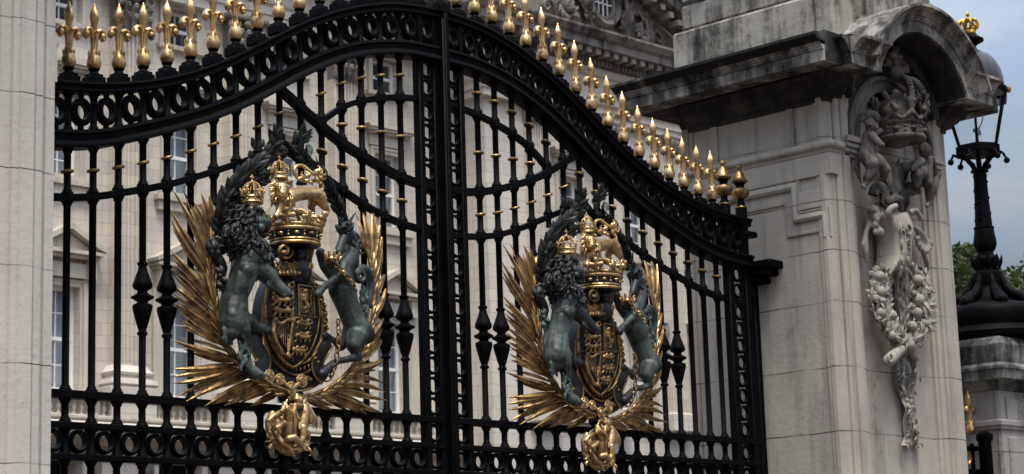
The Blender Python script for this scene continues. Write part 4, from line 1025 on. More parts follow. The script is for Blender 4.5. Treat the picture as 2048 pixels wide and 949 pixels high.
SETS += [(t, Z2(*q, yt if t > .25 else -.04)) for t, q in ((.60,(1215,20)),(.57,(1225,45)),(.55,(1200,90)),(.52,(1235,125)),(.48,(1237,172)),(.46,(1210,200)),(.42,(1228,250)),(.41,(1215,262)),(.35,(1240,375)),(.33,(1205,400)),(.30,(1180,450)),(.26,(1232,528)),(.24,(1230,572)),(.22,(1245,618)),(.21,(1170,600)),(.19,(1222,690)),(.17,(1130,696)),(.16,(1080,690)),(.09,(940,650)),(.08,(935,672)))]
TL = fronds([(t-.15 if t > .65 else (t-.08 if t > .40 else t-.02), p) for t, p in SETS])
plr = AB(palm(stemR, TL, rnd, yt), 'palm_branch', M['goldold'], 40)
AB(scales(stemR[:10], rnd, 44, -1), 'stem_leaves', M['goldold'], 40, plr)
# ---------------------------------------------------- laurel wreath behind the beasts
def laurel(arms, seed):
    rnd = random.Random(seed); b = MB()
    for pts, L, w, dens in arms:
        sp = catmull(pts, 8); n = len(sp); b.tube(sp, [.016*(1-.5*i/n) for i in range(n)], 7)
        for i in range(dens):
            f_ = i/dens*(n-1.01); k = int(f_); p = sp[k]; d = (sp[k+1]-sp[k]).normalized(); s_ = d.cross(V(0,1,0)).normalized()
            for sg in (-1, 1, 0):
                dd = (d*rnd.uniform(.6,1.0)+s_*sg*rnd.uniform(.35,.8)+V(0,-.35*(sg == 0)-rnd.uniform(0,.25),0)).normalized(); ll = L*rnd.uniform(.75,1.15)
                b.blade(p-dd*.01, p+dd*ll, w*rnd.uniform(.8,1.15), (V(0,-1,0)+s_*sg*.5+V(rnd.uniform(-.4,.4),0,rnd.uniform(-.4,.4))), rnd.uniform(.25,.5), rnd.uniform(-.03,.12), .38, 7, .25, rnd.uniform(-.08,.08))
    return b
wl = [([Z1(330,640,-.04),Z1(320,540,-.04),Z1(355,440,-.05),Z1(430,350,-.06),Z1(510,300,-.06)], .10, .028, 16), ([Z1(310,700,-.05),Z1(285,560,-.06),Z1(320,420,-.07),Z1(400,310,-.08),Z1(490,235,-.08),Z1(560,165,-.09),Z1(585,80,-.11)], .095, .024, 24), ([Z1(640,165,-.06),Z1(560,190,-.07),Z1(500,260,-.07)], .085, .022, 8)]
wr = [([Z1(985,760,-.05),Z1(960,620,-.06),Z1(930,500,-.06),Z1(880,400,-.06),Z1(820,290,-.07),Z1(740,200,-.08),Z1(700,130,-.09),Z1(735,75,-.11)], .085, .020, 26)]
AB(laurel(wl, 5), 'laurel_branch', M['laurel'], 40); AB(laurel(wr, 6), 'laurel_branch', M['laurel'], 40)
b = MB()
for q, e in (((470,150),(455,90)),((500,150),(520,100)),((720,90),(745,55)),((735,110),(765,105)),((700,110),(690,60)),((760,130),(770,190)),((450,200),(445,160))): b.blade(Z1(*q,-.10), Z1(*e,-.12), .020, (-.2,-1,.2), .4, .06, .4, 6)
AB(b, 'laurel_sprig', M['bronzeg'], 40)
# ---------------------------------------------------- garter, shield and its charges
def oval(cx, cz, a, h, n=56): return [(cx+a*math.cos(2*PI*i/n), cz+h*math.sin(2*PI*i/n)) for i in range(n)]
gc = Z5(166, 345, -.09)
b = MB(); n = 56
prof = [(1.0,-.03),(1.0,-.10),(.975,-.115),(.95,-.105),(.80,-.125),(.78,-.135),(.76,-.12),(.60,-.09),(.60,-.03)]
for i in range(n):
    a = 2*PI*i/n
    for r_, y in prof: b.v.append((gc.x+.222*r_*math.cos(a), y, gc.z+.292*r_*math.sin(a)))
m_ = len(prof); b.f = [(i*m_+j, i*m_+(j+1)%m_, ((i+1)%n)*m_+(j+1)%m_, ((i+1)%n)*m_+j) for i in range(n) for j in range(m_)]
gart = AB(b, 'garter', M['bronzed'], 40)
b = MB()
for r_, rr, y in ((.975,.008,-.114),(.78,.007,-.134)):
    b.tube([(gc.x+.222*r_*math.cos(2*PI*i/60), y, gc.z+.292*r_*math.sin(2*PI*i/60)) for i in range(61)], rr, 7, cap=False)
AB(b, 'garter_edging', M['goldold'], 50, gart)
b = MB(); rnd = random.Random(2)
for i in range(30):
    a = math.radians(140+i*8.6)
    b.ell((gc.x+.222*.875*math.cos(a), -.122, gc.z+.292*.875*math.sin(a)), (.008,.009,.013), n=8, m=6)
for q in range(14):
    a = math.radians(-50+q*9); c_ = V(gc.x+.222*.9*math.cos(a), -.128, gc.z+.292*.9*math.sin(a)); b.torus(c_, .016, .006, RX(PI/2+rnd.uniform(-.4,.4)), 12, 6); b.ell(c_+V(rnd.uniform(-.012,.012),-.008,rnd.uniform(-.01,.01)), .009, n=8, m=5)
AB(b, 'garter_ornament', M['goldold'], 50, gart)
so_ = [(75,200),(64,260),(62,330),(76,400),(102,460),(136,503),(170,524),(204,500),(240,450),(262,390),(272,320),(268,260),(256,210),(238,180),(216,166),(196,158),(178,168),(160,152),(135,150),(106,164),(86,184)]
SP = [Z5(*q, -.14) for q in so_]; scx = sum(p.x for p in SP)/len(SP); scz = sum(p.z for p in SP)/len(SP); n = len(SP)
b = MB()
for sc, y in ((1,-.09),(1,-.14),(.985,-.15),(.6,-.172),(.2,-.180)):
    for p in SP: b.v.append((scx+(p.x-scx)*sc, y, scz+(p.z-scz)*sc))
b.f = [(l*n+i, l*n+(i+1)%n, (l+1)*n+(i+1)%n, (l+1)*n+i) for l in range(4) for i in range(n)]+[tuple(4*n+i for i in range(n))]
shield = AB(b, 'shield', M['bronzed'], 60)
b = MB(); b.tube(catmull(SP+[SP[0]], 4), .0105, 8, cap=False); AB(b, 'shield_rim', M['goldold'], 60, shield)
S = lambda x, y, d=-.185: Z5(x, y, d)
b = MB(); b.tube([S(172,185,-.172),S(170,300,-.185),S(168,430,-.178),S(168,500,-.156)], .005, 6); b.tube([S(70,325,-.158),S(170,330,-.187),S(265,325,-.158)], .005, 6); AB(b, 'quartering_bars', M['goldold'], 50, shield)
def passant(b, x, y, s=1.0, d=-.186):
    q = lambda u, v: S(x+u*s, y+v*s, d)
    b.limb([(q(-28,-4),.018*s),(q(0,-2),.014*s),(q(24,-4),.016*s)]); b.ell(q(-36,-12), .022*s, n=9, m=6); b.ell(q(-46,-8), .011*s, n=8, m=5)
    for u, e in ((-30,-44),(-18,-16),(16,10),(28,34)): b.limb([(q(u,0),.010*s),(q(e,16),.008*s),(q(e-6,22),.008*s)])
    b.tube(catmull([q(32,-6),q(44,-14),q(40,-28),(q(26,-28)),q(18,-20)],4), .006*s, 6); b.ell(q(16,-20), .010*s, n=7, m=5)
for (x, y) in ((138,215),(132,262),(134,304)):
    b = MB(); passant(b, x, y, .88); AR(b, 'lion_relief', M['goldold'], .005, 1, shield)
b = MB(); fr = [S(192,198),S(248,208,-.17),S(256,330,-.165),S(194,318)]; b.tube(fr+[fr[0]], .006, 6); fr = [S(200,212),S(240,220,-.175),S(246,316,-.168),S(202,306)]; b.tube(fr+[fr[0]], .004, 6); AB(b, 'tressure', M['goldold'], 40, shield)
def rampant(b, x, y, s=1.0, d=-.18):
    q = lambda u, v: S(x+u*s, y+v*s, d)
    b.limb([(q(0,-26),.017*s),(q(-2,0),.013*s),(q(6,24),.018*s)]); b.ell(q(-4,-40), .018*s, n=9, m=6); b.ell(q(-14,-38), .009*s, n=7, m=5)
    for a, c, e in (((-2,-24),(-18,-18),(-22,-26)),((2,-14),(-14,-4),(-20,-10)),((6,24),(-8,34),(-14,28)),((8,26),(8,44),(-2,48))): b.limb([(q(*a),.009*s),(q(*c),.008*s),(q(*e),.007*s)])
    b.tube(catmull([q(12,22),q(22,8),q(16,-10),q(24,-24)],4), .006*s, 6)
b = MB(); rampant(b, 222, 262, .95, -.176); AR(b, 'lion_relief', M['goldold'], .005, 1, shield)
for x, y, s in ((216,358,.70),(214,408,.72),(198,462,.66)):
    b = MB(); passant(b, x, y, s, -.176); passant(b, x+4, y-14, s*.6, -.18); AR(b, 'lion_relief', M['goldold'], .005, 1, shield)
b = MB()      # the harp
b.limb([(S(96,345),.012),(S(92,385),.014),(S(104,430),.014),(S(128,470),.013)]); b.ell(S(100,338), .017, n=9, m=6); b.limb([(S(100,342),.009),(S(125,352),.010),(S(150,338),.010),(S(174,338),.011)]); b.limb([(S(170,340),.009),(S(150,478),.009)]); b.limb([(S(126,474),.012),(S(156,482),.012)])
for i in range(6): b.limb([(S(108+9*i,350),.0030),(S(112+7*i,420+8*i if False else 400+11*i),.0030)])
harp = AR(b, 'harp_relief', M['goldold'], .0045, 1, shield)
# dark ribbons with gilded edges beneath the shield
def ribbon(pts, w, name):
    c_ = catmull(pts, 8); b = MB(); e = MB(); n = len(c_); L_ = []; R_ = []
    for i, p in enumerate(c_):
        d = (c_[min(i+1,n-1)]-c_[max(i-1,0)]).normalized(); s_ = d.cross(V(0,1,0)).normalized()*w; L_.append(p+s_); R_.append(p-s_); b.v += [tuple(p+s_), tuple(p+V(0,-.010,0)), tuple(p-s_), tuple(p+V(0,.012,0))]
    b.f = [(i*4+j, i*4+(j+1)%4, i*4+4+(j+1)%4, i*4+4+j) for i in range(n-1) for j in range(4)]
    o = AB(b, name, M['bronzed'], 50); e.tube(L_, .0065, 6); e.tube(R_, .0065, 6); AB(e, 'gilded_edge', M['goldold'], 50, o)
ribbon([Z5(25,390,-.12),Z5(28,440,-.13),Z5(52,490,-.13),Z5(50,520,-.14),Z5(30,535,-.14)], .045, 'ribbon')
ribbon([Z5(310,420,-.13),Z5(290,455,-.14),Z5(268,500,-.13),Z5(275,545,-.13),Z5(300,570,-.14)], .040, 'ribbon')
ribbon([Z5(90,540,-.09),Z5(140,580,-.10),Z5(200,585,-.10),Z5(260,560,-.10),Z5(290,520,-.10)], .045, 'ribbon')
# collar of roses
b = MB(); pts = [Z2(560,470,-.17),Z2(600,485,-.18),Z2(650,500,-.18),Z2(700,548,-.19),Z2(755,515,-.18),Z2(790,490,-.17),Z2(815,500,-.16)]
b.tube(catmull(pts, 5), .009, 7); AB(b, 'collar_chain', M['gold'], 50)
def rosette(c, R, name='rose'):
    b = MB()
    for i in range(5):
        a = 2*PI/5*i+.3; b.ell(Vector(c)+V(math.cos(a)*R*.66, .002, math.sin(a)*R*.66), (R*.40,R*.16,R*.40), n=10, m=6)
    b.torus(c, R*.92, R*.10, RX(PI/2), 20, 6); b.torus(Vector(c)+V(0,-R*.14,0), R*.46, R*.12, RX(PI/2), 16, 6); b.torus(Vector(c)+V(0,-R*.2,0), R*.2, R*.09, RX(PI/2), 12, 6); return b
for q, R in (((585,480),.034),((643,498),.030),((708,549),.036),((765,508),.036)): AB(rosette(Z2(*q,-.185), R), 'rose', M['gold'], 50)
# ---------------------------------------------------- the lion supporter
b = MB()
b.limb([(Z1(445,730,-.18),.085),(Z1(405,840,-.18),.070),(Z2(398,30,-.18),.062),(Z2(385,110,-.18),.076),(Z2(372,175,-.19),.070),(Z2(368,235,-.195),.045)])
b.limb([(Z2(405,150,-.19),.065),(Z2(432,220,-.20),.046),(Z2(445,300,-.19),.033),(Z2(447,380,-.18),.031),(Z2(460,440,-.185),.033),(Z2(505,468,-.20),.033),(Z2(535,478,-.21),.024)])
for k in range(3): b.ell(Z2(530+6*k,470+10*k,-.225+.01*k), .015)
b.limb([(Z2(455,180,-.14),.05),(Z2(500,205,-.13),.036),(Z2(545,212,-.14),.028),(Z2(575,225,-.15),.026)])
b.limb([(Z1(480,770,-.20),.060),(Z1(535,815,-.22),.050),(Z1(580,865,-.235),.038),(Z1(615,900,-.245),.034),(Z1(640,912,-.25),.026)])
for k in range(4): b.ell(Z1(628+8*k,925-8*k,-.262), .013)
b.limb([(Z1(500,740,-.14),.055),(Z1(550,710,-.12),.038),(Z1(580,690,-.12),.034)])
b.ell(Z1(480,556,-.195), (.052,.052,.056)); b.limb([(Z1(500,540,-.225),.036),(Z1(530,541,-.235),.029),(Z1(545,545,-.238),.022)]); b.ell(Z1(551,534,-.24), .015); b.limb([(Z1(498,598,-.215),.026),(Z1(522,606,-.225),.020),(Z1(534,602,-.23),.014)])
b.limb([(Z1(498,505,-.225),.024),(Z1(520,508,-.236),.017)]); b.ell(Z1(541,565,-.236), .019); b.ell(Z1(505,570,-.240), .024); b.ell(Z1(470,500,-.20), .020)
b.limb([(Z1(478,770,-.21),.04),(Z1(430,800,-.225),.045)]); b.ell(Z2(374,150,-.205), .052); b.limb([(Z1(400,830,-.205),.045),(Z2(398,30,-.20),.042)])
rnd = random.Random(21)
for i in range(26):
    zy = 150+i*11; zx = (438 if zy > 210 else 400)+rnd.randint(-26,26); p = Z2(zx, zy, -.215); b.limb([(p,.011),(p+V(rnd.uniform(-.014,.014),-.010,-.028),.006)])
for i in range(14): p = Z2(345+rnd.randint(-25,40), 215+rnd.randint(0,60), -.20); b.limb([(p,.014),(p+V(rnd.uniform(-.02,.01),-.006,-.035),.006)])
for i in range(8): p = Z1(545+i*9, 845+i*7, -.245); b.limb([(p,.010),(p+V(-.012,-.004,-.026),.005)])
lion = AR(b, 'lion', M['bronzeg'], .0052, 1)
b = MB(); cores = [(Z1(415,535,-.15), .074), (Z1(395,610,-.15), .088), (Z1(440,680,-.165), .090), (Z1(490,735,-.175), .066)]
for c, r_ in cores: b.ell(c, r_*.95, n=16, m=10)
mane_locks(b, cores, VW, 88, .080, .0135, 4, V(-.3,-.05,-1), (Z1(527,552,-.225), .078)); [lock(b, Z1(474+9*math.sin(i*2.1), 478+i*17, -.235), V(-.7,0,-.6), .075, .013, (-1)**i, VW) for i in range(11)]
for i in range(9): lock(b, Z1(486+i*5, 612+i*4, -.235), V(-.1+.05*i,-.1,-1), .06, .012, (-1)**i, VW)
for i in range(7): lock(b, Z1(488+i*6, 486+2*i, -.235), V(-.6,-.1,.5), .045, .011, (-1)**i, VW)
AB(b, 'mane', M['bronzed'], 60, lion)
b = MB(); b.ell(Z1(514,521,-.250), (.008,.006,.006), n=8, m=6); b.limb([(Z1(520,588,-.245),.008),(Z1(541,584,-.245),.007)]); AB(b, 'eye_and_mouth', M['iron'], 60, lion)
b = MB(); b.tube(catmull([Z2(330,165,-.13),Z2(315,110,-.11),Z1(318,900,-.10),Z1(292,850,-.09),Z1(302,790,-.10),Z1(285,740,-.11),Z1(250,690,-.11)], 5), [.020]*10+[.024]*10+[.028]*11, 9)
for i in range(9): lock(b, Z1(250+rnd.randint(-12,26),700+rnd.randint(-30,20),-.125), V(rnd.uniform(-.5,.6),-.1,1), .07, .018, rnd.choice((-1,1)), VW)
for i in range(7): lock(b, Z1(285+rnd.randint(-14,24),800+rnd.randint(-40,60),-.12), V(rnd.uniform(-.5,.5),-.1,-.6), .05, .014, rnd.choice((-1,1)), VW)
AB(b, 'tail', M['bronzeg'], 60, lion)
royal_crown(Z1(460,442,-.17), .057, .150, M['gold'], name='crown', par=lion)
# ---------------------------------------------------- the unicorn supporter
b = MB()
b.limb([(Z1(952,595,-.165),.034),(Z1(936,640,-.178),.026),(Z1(918,682,-.185),.024),(Z1(912,695,-.188),.020)]); b.ell(Z1(958,632,-.16), .026); b.ell(Z1(905,690,-.19), .008); b.limb([(Z1(920,705,-.18),.014),(Z1(940,690,-.175),.016)])
b.limb([(Z1(972,600,-.145),.030),(Z1(992,650,-.115),.038),(Z1(978,720,-.125),.047),(Z1(935,790,-.15),.060),(Z5(365,215,-.17),.078),(Z5(385,275,-.17),.066),(Z5(405,330,-.17),.064),(Z5(428,375,-.17),.074),(Z5(452,392,-.165),.062)])
b.limb([(Z5(425,400,-.19),.064),(Z5(412,435,-.195),.046),(Z5(420,470,-.195),.029),(Z5(428,482,-.19),.024),(Z5(385,494,-.20),.019),(Z5(350,500,-.205),.018),(Z5(328,512,-.21),.022)])
b.limb([(Z5(395,390,-.13),.05),(Z5(360,440,-.11),.03),(Z5(335,420,-.11),.02),(Z5(310,408,-.12),.019)])
b.limb([(Z5(372,205,-.20),.044),(Z5(362,175,-.21),.030),(Z5(352,165,-.215),.026),(Z5(315,190,-.225),.018),(Z5(288,212,-.23),.019)])
b.limb([(Z1(880,810,-.12),.04),(Z1(838,775,-.10),.025),(Z1(822,735,-.10),.020)])
b.limb([(Z1(918,585,-.17),.016),(Z1(905,558,-.172),.011)]); b.limb([(Z1(968,580,-.15),.016),(Z1(985,552,-.15),.010)])
uni = AR(b, 'unicorn', M['bronzeg'], .006, 3)
b = MB(); b.limb([(Z5(328,512,-.21),.021),(Z5(302,535,-.215),.025),(Z5(285,552,-.22),.030)]); AR(b, 'hoof', M['bronzed'], .006, 1, uni)
b = MB(); b.limb([(Z5(312,407,-.12),.020),(Z5(292,402,-.125),.030)]); AR(b, 'hoof', M['bronzed'], .006, 1, uni)
b = MB(); b.limb([(Z5(286,214,-.23),.019),(Z5(268,236,-.235),.025)]); AR(b, 'hoof', M['bronzeg'], .006, 1, uni)
b = MB(); b.limb([(Z1(822,740,-.10),.020),(Z1(820,702,-.10),.028)]); AR(b, 'hoof', M['bronzed'], .006, 1, uni)
b = MB(); hp_ = [Z1(950,572,-.165), Z1(1003,492,-.16)]; b.tube([hp_[0].lerp(hp_[1], i/8) for i in range(9)], [.013*(1-.85*i/8)+.001+.0012*(i%2) for i in range(9)], 8); AB(b, 'horn', M['bronzed'], 40, uni)
b = MB(); rnd = random.Random(8)
for i in range(8): c_ = Z1(935+rnd.randint(-6,46),568+rnd.randint(-14,22),-.195); b.torus(c_, .017, .008, RX(PI/2+rnd.uniform(-.5,.5)) @ RY(rnd.uniform(-.5,.5)), 14, 6)
for i in range(26): lock(b, Z1(1000+rnd.randint(-14,18)-i*.6, 590+i*7, -.14+rnd.uniform(-.02,.02)), V(.6,-.1,-.8), .06, .010, rnd.choice((-1,1)), VW)
AB(b, 'mane', M['bronzeg'], 60, uni)
b = MB(); b.tube(catmull([Z5(462,372,-.11),Z5(478,320,-.09),Z5(470,260,-.09),Z5(478,200,-.10),Z5(470,150,-.12),Z5(440,135,-.14),Z5(420,155,-.15),Z5(428,180,-.15),Z5(448,178,-.15)], 5), [.016]*8+[.022]*10+[.027]*14+[.018]*9, 9)
for i in range(10): lock(b, Z5(452+rnd.randint(-14,22),205+i*11,-.12), V(rnd.uniform(-.4,.5),-.1,-.9), .06, .015, rnd.choice((-1,1)), VW)
b.torus(Z5(437,163,-.16), .030, .012, RX(PI/2), 18, 7); AB(b, 'tail', M['bronzeg'], 60, uni)
b = MB()
cc_ = Z1(880,745,-.175); rt_ = RY(math.radians(22)) @ RX(math.radians(-12)); b.lathe([(.034,-.014),(.038,-.010),(.038,.008),(.034,.012)], cc_, 20, rt_)
for i in range(9): a = 2*PI*i/9; p = cc_+rt_ @ V(.036*math.cos(a), .036*math.sin(a), .010); b.limb([(p,.008),(p+rt_ @ V(.010*math.cos(a),.010*math.sin(a),.024),.008)]); 
AB(b, 'coronet', M['goldold'], 50, uni)
def chain(pts, s, par):
    c_ = catmull(pts, 12); acc = 0; last = c_[0]; k = 0; b = MB()
    for p, q in zip(c_, c_[1:]):
        if (p-last).length >= s*1.45 or k == 0:
            d = (q-p).normalized(); x = d; y_ = V(0,-1,0)-x*(-x.y); y_.normalize(); z_ = x.cross(y_); R_ = Matrix((x, z_, y_)).transposed() if k % 2 == 0 else Matrix((x, y_, z_)).transposed()
            b.torus(p, s, s*.27, R_, 14, 6, 1.0, .62); last = p; k += 1
    return AB(b, 'chain', M['goldold'], 50, par)
chain([Z1(895,745,-.225),Z1(915,780,-.25),Z1(950,815,-.255),Z1(985,860,-.25),Z1(1000,900,-.22)], .021, uni)
chain([Z5(350,345,-.20),Z5(352,400,-.235),Z5(345,470,-.235),Z5(335,520,-.23),Z5(320,560,-.21),Z5(290,582,-.19)], .021, uni)
# ---------------------------------------------------- helm and the great crown
b = MB(); b.limb([(Z1(640,690,-.13),.06),(Z1(700,690,-.16),.075),(Z1(720,720,-.16),.06)]); b.limb([(Z1(690,760,-.12),.09),(Z1(680,800,-.12),.10)]); b.ell(Z1(712,700,-.215), (.030,.03,.034)); b.ell(Z1(712,722,-.235), (.018,.02,.014)); b.ell(Z1(700,690,-.24), .007); b.ell(Z1(726,690,-.238), .007)
helm = AR(b, 'helm', M['bronzed'], .006, 2)
b = MB(); pts = []
for i in range(26): a = i*.36; r_ = 46*(1-i/30); pts.append(Z1(632+math.cos(a)*r_*.9, 690+math.sin(a)*r_, -.20-.002*i))
b.tube(pts, [.010]*20+[.012]*6, 7)
for q in range(4): b.tube([Z1(742+10*q,640,-.22+.02*q),Z1(752+9*q,690,-.225+.02*q),Z1(752+6*q,730,-.21+.02*q)], .008, 6)
for i in range(12): b.torus(Z1(590+i*16,772+6*math.sin(i*1.7),-.20), .016, .007, RX(PI/2+rnd.uniform(-.6,.6)), 12, 6)
for i in range(8): b.limb([(Z1(600+i*20,790,-.19),.010),(Z1(606+i*20,812,-.20),.012)])
AB(b, 'helm_ornament', M['goldold'], 50, helm)
gcx = Z1(684,612,-.175); R_ = .140
b = MB(); b.lathe([(R_*.80,-.062),(R_*.90,-.060),(R_*.92,-.03),(R_*.98,.018),(R_*.9,.03),(R_*.7,.03)], gcx, 40); gcr = AB(b, 'crown_band', M['bronzed'], 40)
b = MB(); b.torus(gcx+V(0,0,-.052), R_*.925, .010, None, 44, 8); b.torus(gcx+V(0,0,-.034), R_*.93, .006, None, 44, 7); b.torus(gcx+V(0,0,.022), R_*1.0, .011, None, 44, 8); b.torus(gcx+V(0,0,.040), R_*.98, .008, None, 44, 7)
for i in range(20):
    a = 2*PI*i/20; d = V(math.cos(a), math.sin(a), 0); p = gcx+d*R_*.965+V(0,0,-.006)
    if i % 2: b.ell(p, (.017,.017,.010), n=10, m=6)
    else: b.ell(p+V(0,0,.010), .0075, n=8, m=5); b.ell(p-V(0,0,.010), .0075, n=8, m=5)
AB(b, 'crown_jewels', M['gold'], 50, gcr)
b = MB()
for i in range(8):
    a = 2*PI*i/8-1.75; d = V(math.cos(a), math.sin(a), 0); t = V(-d.y, d.x, 0); p = gcx+d*R_*1.0+V(0,0,.045)
    if i % 2 == 0:     # fleur-de-lis
        b.limb([(p,.010),(p+d*.010+V(0,0,.022),.013),(p+d*.022+V(0,0,.055),.008)])
        for s_ in (-1,1): b.limb([(p+V(0,0,.010),.008),(p+t*s_*.020+d*.012+V(0,0,.032),.009),(p+t*s_*.036+d*.018+V(0,0,.030),.011),(p+t*s_*.036+d*.018+V(0,0,.016),.007)])
    else:              # cross
        b.limb([(p,.011),(p+d*.012+V(0,0,.036),.010),(p+d*.022+V(0,0,.064),.016)])
        for s_ in (-1,1): b.limb([(p+d*.014+V(0,0,.036),.009),(p+t*s_*.034+d*.012+V(0,0,.038),.016)])
    for s_ in (-1,1): b.limb([(p+t*s_*.02,.010),(p+t*s_*.05-d*.006+V(0,0,-.004),.010)])
for i in range(4):
    a = PI/4*i-.96; d = V(math.cos(a), math.sin(a), 0); pts = []
    for j in range(17):
        q = -1+2*j/16; pts.append(gcx+d*(R_*.98*math.copysign(abs(q)**.8, q))+V(0,0,.06+.062*(1-abs(q)**3)))
    b.tube(pts, .0095, 8)
    for p in pts: b.ell(p+(p-gcx).normalized()*.009, .0095, n=8, m=5)
AB(b, 'crown_arches', M['gold'], 50, gcr)
# ---------------------------------------------------- the gilded lion on the crown
G = M['gold']
b = MB()
b.limb([(Z1(650,405,-.20),.046),(Z1(700,392,-.18),.038),(Z1(755,390,-.16),.033),(Z1(800,395,-.14),.042)])
b.limb([(Z1(655,425,-.215),.034),(Z1(655,465,-.222),.021),(Z1(645,500,-.226),.017),(Z1(632,518,-.236),.020)])
b.limb([(Z1(612,440,-.21),.032),(Z1(600,485,-.215),.019),(Z1(588,508,-.222),.019)])
b.limb([(Z1(812,410,-.145),.040),(Z1(838,452,-.148),.025),(Z1(856,478,-.145),.015),(Z1(848,503,-.15),.0135),(Z1(830,520,-.16),.018),(Z1(818,523,-.17),.013)])
b.limb([(Z1(788,415,-.115),.036),(Z1(770,455,-.10),.021),(Z1(780,485,-.10),.014),(Z1(762,500,-.11),.016)])
b.limb([(Z1(612,368,-.225),.042),(Z1(615,388,-.245),.028),(Z1(617,398,-.262),.018)]); b.ell(Z1(617,386,-.272), .0095); b.limb([(Z1(614,410,-.245),.017),(Z1(616,416,-.260),.010)])
for s_ in (-1,1): b.ell(Z1(616+s_*13,362,-.258), .007); b.ell(Z1(616+s_*38,330,-.215), .013); b.ell(Z1(616+s_*14,352,-.252), .011); b.ell(Z1(616+s_*9,396,-.264), .010)
gl_ = AR(b, 'gilded_lion', G, .0042, 1)
b = MB(); cores = [(Z1(612,372,-.195), .054), (Z1(620,412,-.20), .052), (Z1(632,440,-.20), .042)]
for c, r_ in cores: b.ell(c, r_*.88, n=14, m=9)
rnd = random.Random(5)
for i in range(22):          # ruff round the face
    a = 2*PI*i/22; p = Z1(614,378,-.222)+V(math.cos(a)*.052, 0, math.sin(a)*.050); lock(b, p, V(math.cos(a)*1.2,.3,math.sin(a)-.5), .036, .0075, (-1)**i, V(-.3,-1,0).normalized())
mane_locks(b, [cores[1], cores[2]], VW, 48, .045, .0075, 6, V(0,-.05,-1), (Z1(615,380,-.25), .050)); AB(b, 'mane', G, 60, gl_)
b = MB()
for s_ in (-1,1): b.ell(Z1(616+s_*11,368,-.266), (.006,.005,.004), n=8, m=5)
b.ell(Z1(616,404,-.272), (.011,.006,.005), n=8, m=5); AB(b, 'eyes_and_mouth', M['collar'], 60, gl_)  # duller gilding paints the shading of eye sockets and mouth gap
b = MB(); tp_ = catmull([Z1(822,385,-.12),Z1(830,350,-.10),Z1(810,322,-.10),Z1(760,325,-.10),Z1(712,315,-.10),Z1(682,280,-.10),Z1(690,248,-.10),Z1(722,242,-.10),Z1(752,262,-.11),Z1(780,285,-.12),Z1(812,290,-.12)], 5)
b.tube(tp_, [.0105]*len(tp_), 8)
for i in range(10): lock(b, Z1(795+rnd.randint(-10,20),285+rnd.randint(-16,22),-.125), V(rnd.uniform(.2,1),0,rnd.uniform(-.7,.7)), .05, .012, rnd.choice((-1,1)), VW)
for i in range(6): lock(b, Z1(735+rnd.randint(-14,30),318+rnd.randint(-12,10),-.115), V(rnd.uniform(-1,1),0,rnd.uniform(-.3,.8)), .038, .010, rnd.choice((-1,1)), VW)
AB(b, 'tail', G, 60, gl_)
royal_crown(Z1(603,312,-.205), .045, .125, G, name='crown', par=gl_)
# ---------------------------------------------------- the boss with horse, rider and dragon
b = MB(); bc = Z2(690,790,-.09); b.ell(bc, (.105,.045,.130), n=20, m=12)
W = lambda x, y, d=-.15: Z2(x, y, d)
b.limb([(W(668,640,-.20),0.0160),(W(676,665,-.21),0.0208),(W(690,690,-.195),0.0288),(W(700,735,-.18),0.0400),(W(690,790,-.17),0.0400)]); b.limb([(W(662,652,-.22),0.0128),(W(655,676,-.235),0.0104)]); b.limb([(W(676,630,-.195),0.0080),(W(682,615,-.195),0.0048)])
b.limb([(W(660,745,-.20),0.0208),(W(625,770,-.215),0.0144),(W(640,795,-.215),0.0104)]); b.limb([(W(640,690,-.18),0.0176),(W(605,705,-.185),0.0144),(W(580,730,-.18),0.0112)])
b.limb([(W(770,660,-.17),0.0304),(W(775,700,-.18),0.0320),(W(765,760,-.185),0.0288)]); b.ell(W(745,618,-.19), .028); b.limb([(W(760,650,-.195),0.0176),(W(725,645,-.215),0.0136),(W(720,690,-.22),0.0104)])
b.limb([(W(785,655,-.17),0.0208),(W(808,690,-.17),0.0176),(W(812,735,-.17),0.0144)]); b.limb([(W(765,770,-.19),0.0272),(W(770,820,-.195),0.0208),(W(755,860,-.195),0.0144)]); b.limb([(W(722,690,-.225),0.0048),(W(726,770,-.225),0.0048),(W(735,840,-.215),0.0048)])
b.limb([(W(600,690,-.15),0.0160),(W(575,735,-.14),0.0176),(W(585,800,-.14),0.0208),(W(610,850,-.14),0.0224),(W(660,890,-.14),0.0240),(W(730,900,-.14),0.0224),(W(790,870,-.14),0.0176),(W(800,800,-.14),0.0128)])
b.limb([(W(620,800,-.17),0.0128),(W(650,850,-.19),0.0144),(W(690,880,-.18),0.0144)]); b.limb([(W(690,830,-.21),0.0176),(W(720,825,-.22),0.0192),(W(745,845,-.22),0.0144)]); b.limb([(W(700,610,-.15),0.0176),(W(740,592,-.15),0.0160),(W(780,605,-.14),0.0160),(W(770,640,-.15),0.0144)])
rnd = random.Random(31)
for k in range(5): b.torus(W(735,612,-.19)+V(0,0,.006*k), .020-.003*k, .006, None, 14, 6)
b.limb([(W(655,668,-.238),.006),(W(650,676,-.242),.008)]); b.ell(W(672,648,-.226), .006)
for k in range(6): b.limb([(W(752+6*k,742,-.20),.008),(W(748+8*k,775,-.205),.006)])
for k in range(7): b.blade(W(785,655,-.165), W(822+4*k,690+16*k,-.15), .016, (0,-1,0), .5, .2, .4, 6)
for k in range(10): a_ = k*.62; b.torus(W(590+22*k,820+60*math.sin(k*.33),-.155), .019, .008, RX(PI/2+rnd.uniform(-.6,.6)), 12, 6)
boss = AB(b, 'mounted_rider_boss', G, 60)
b = MB(); rnd = random.Random(12)
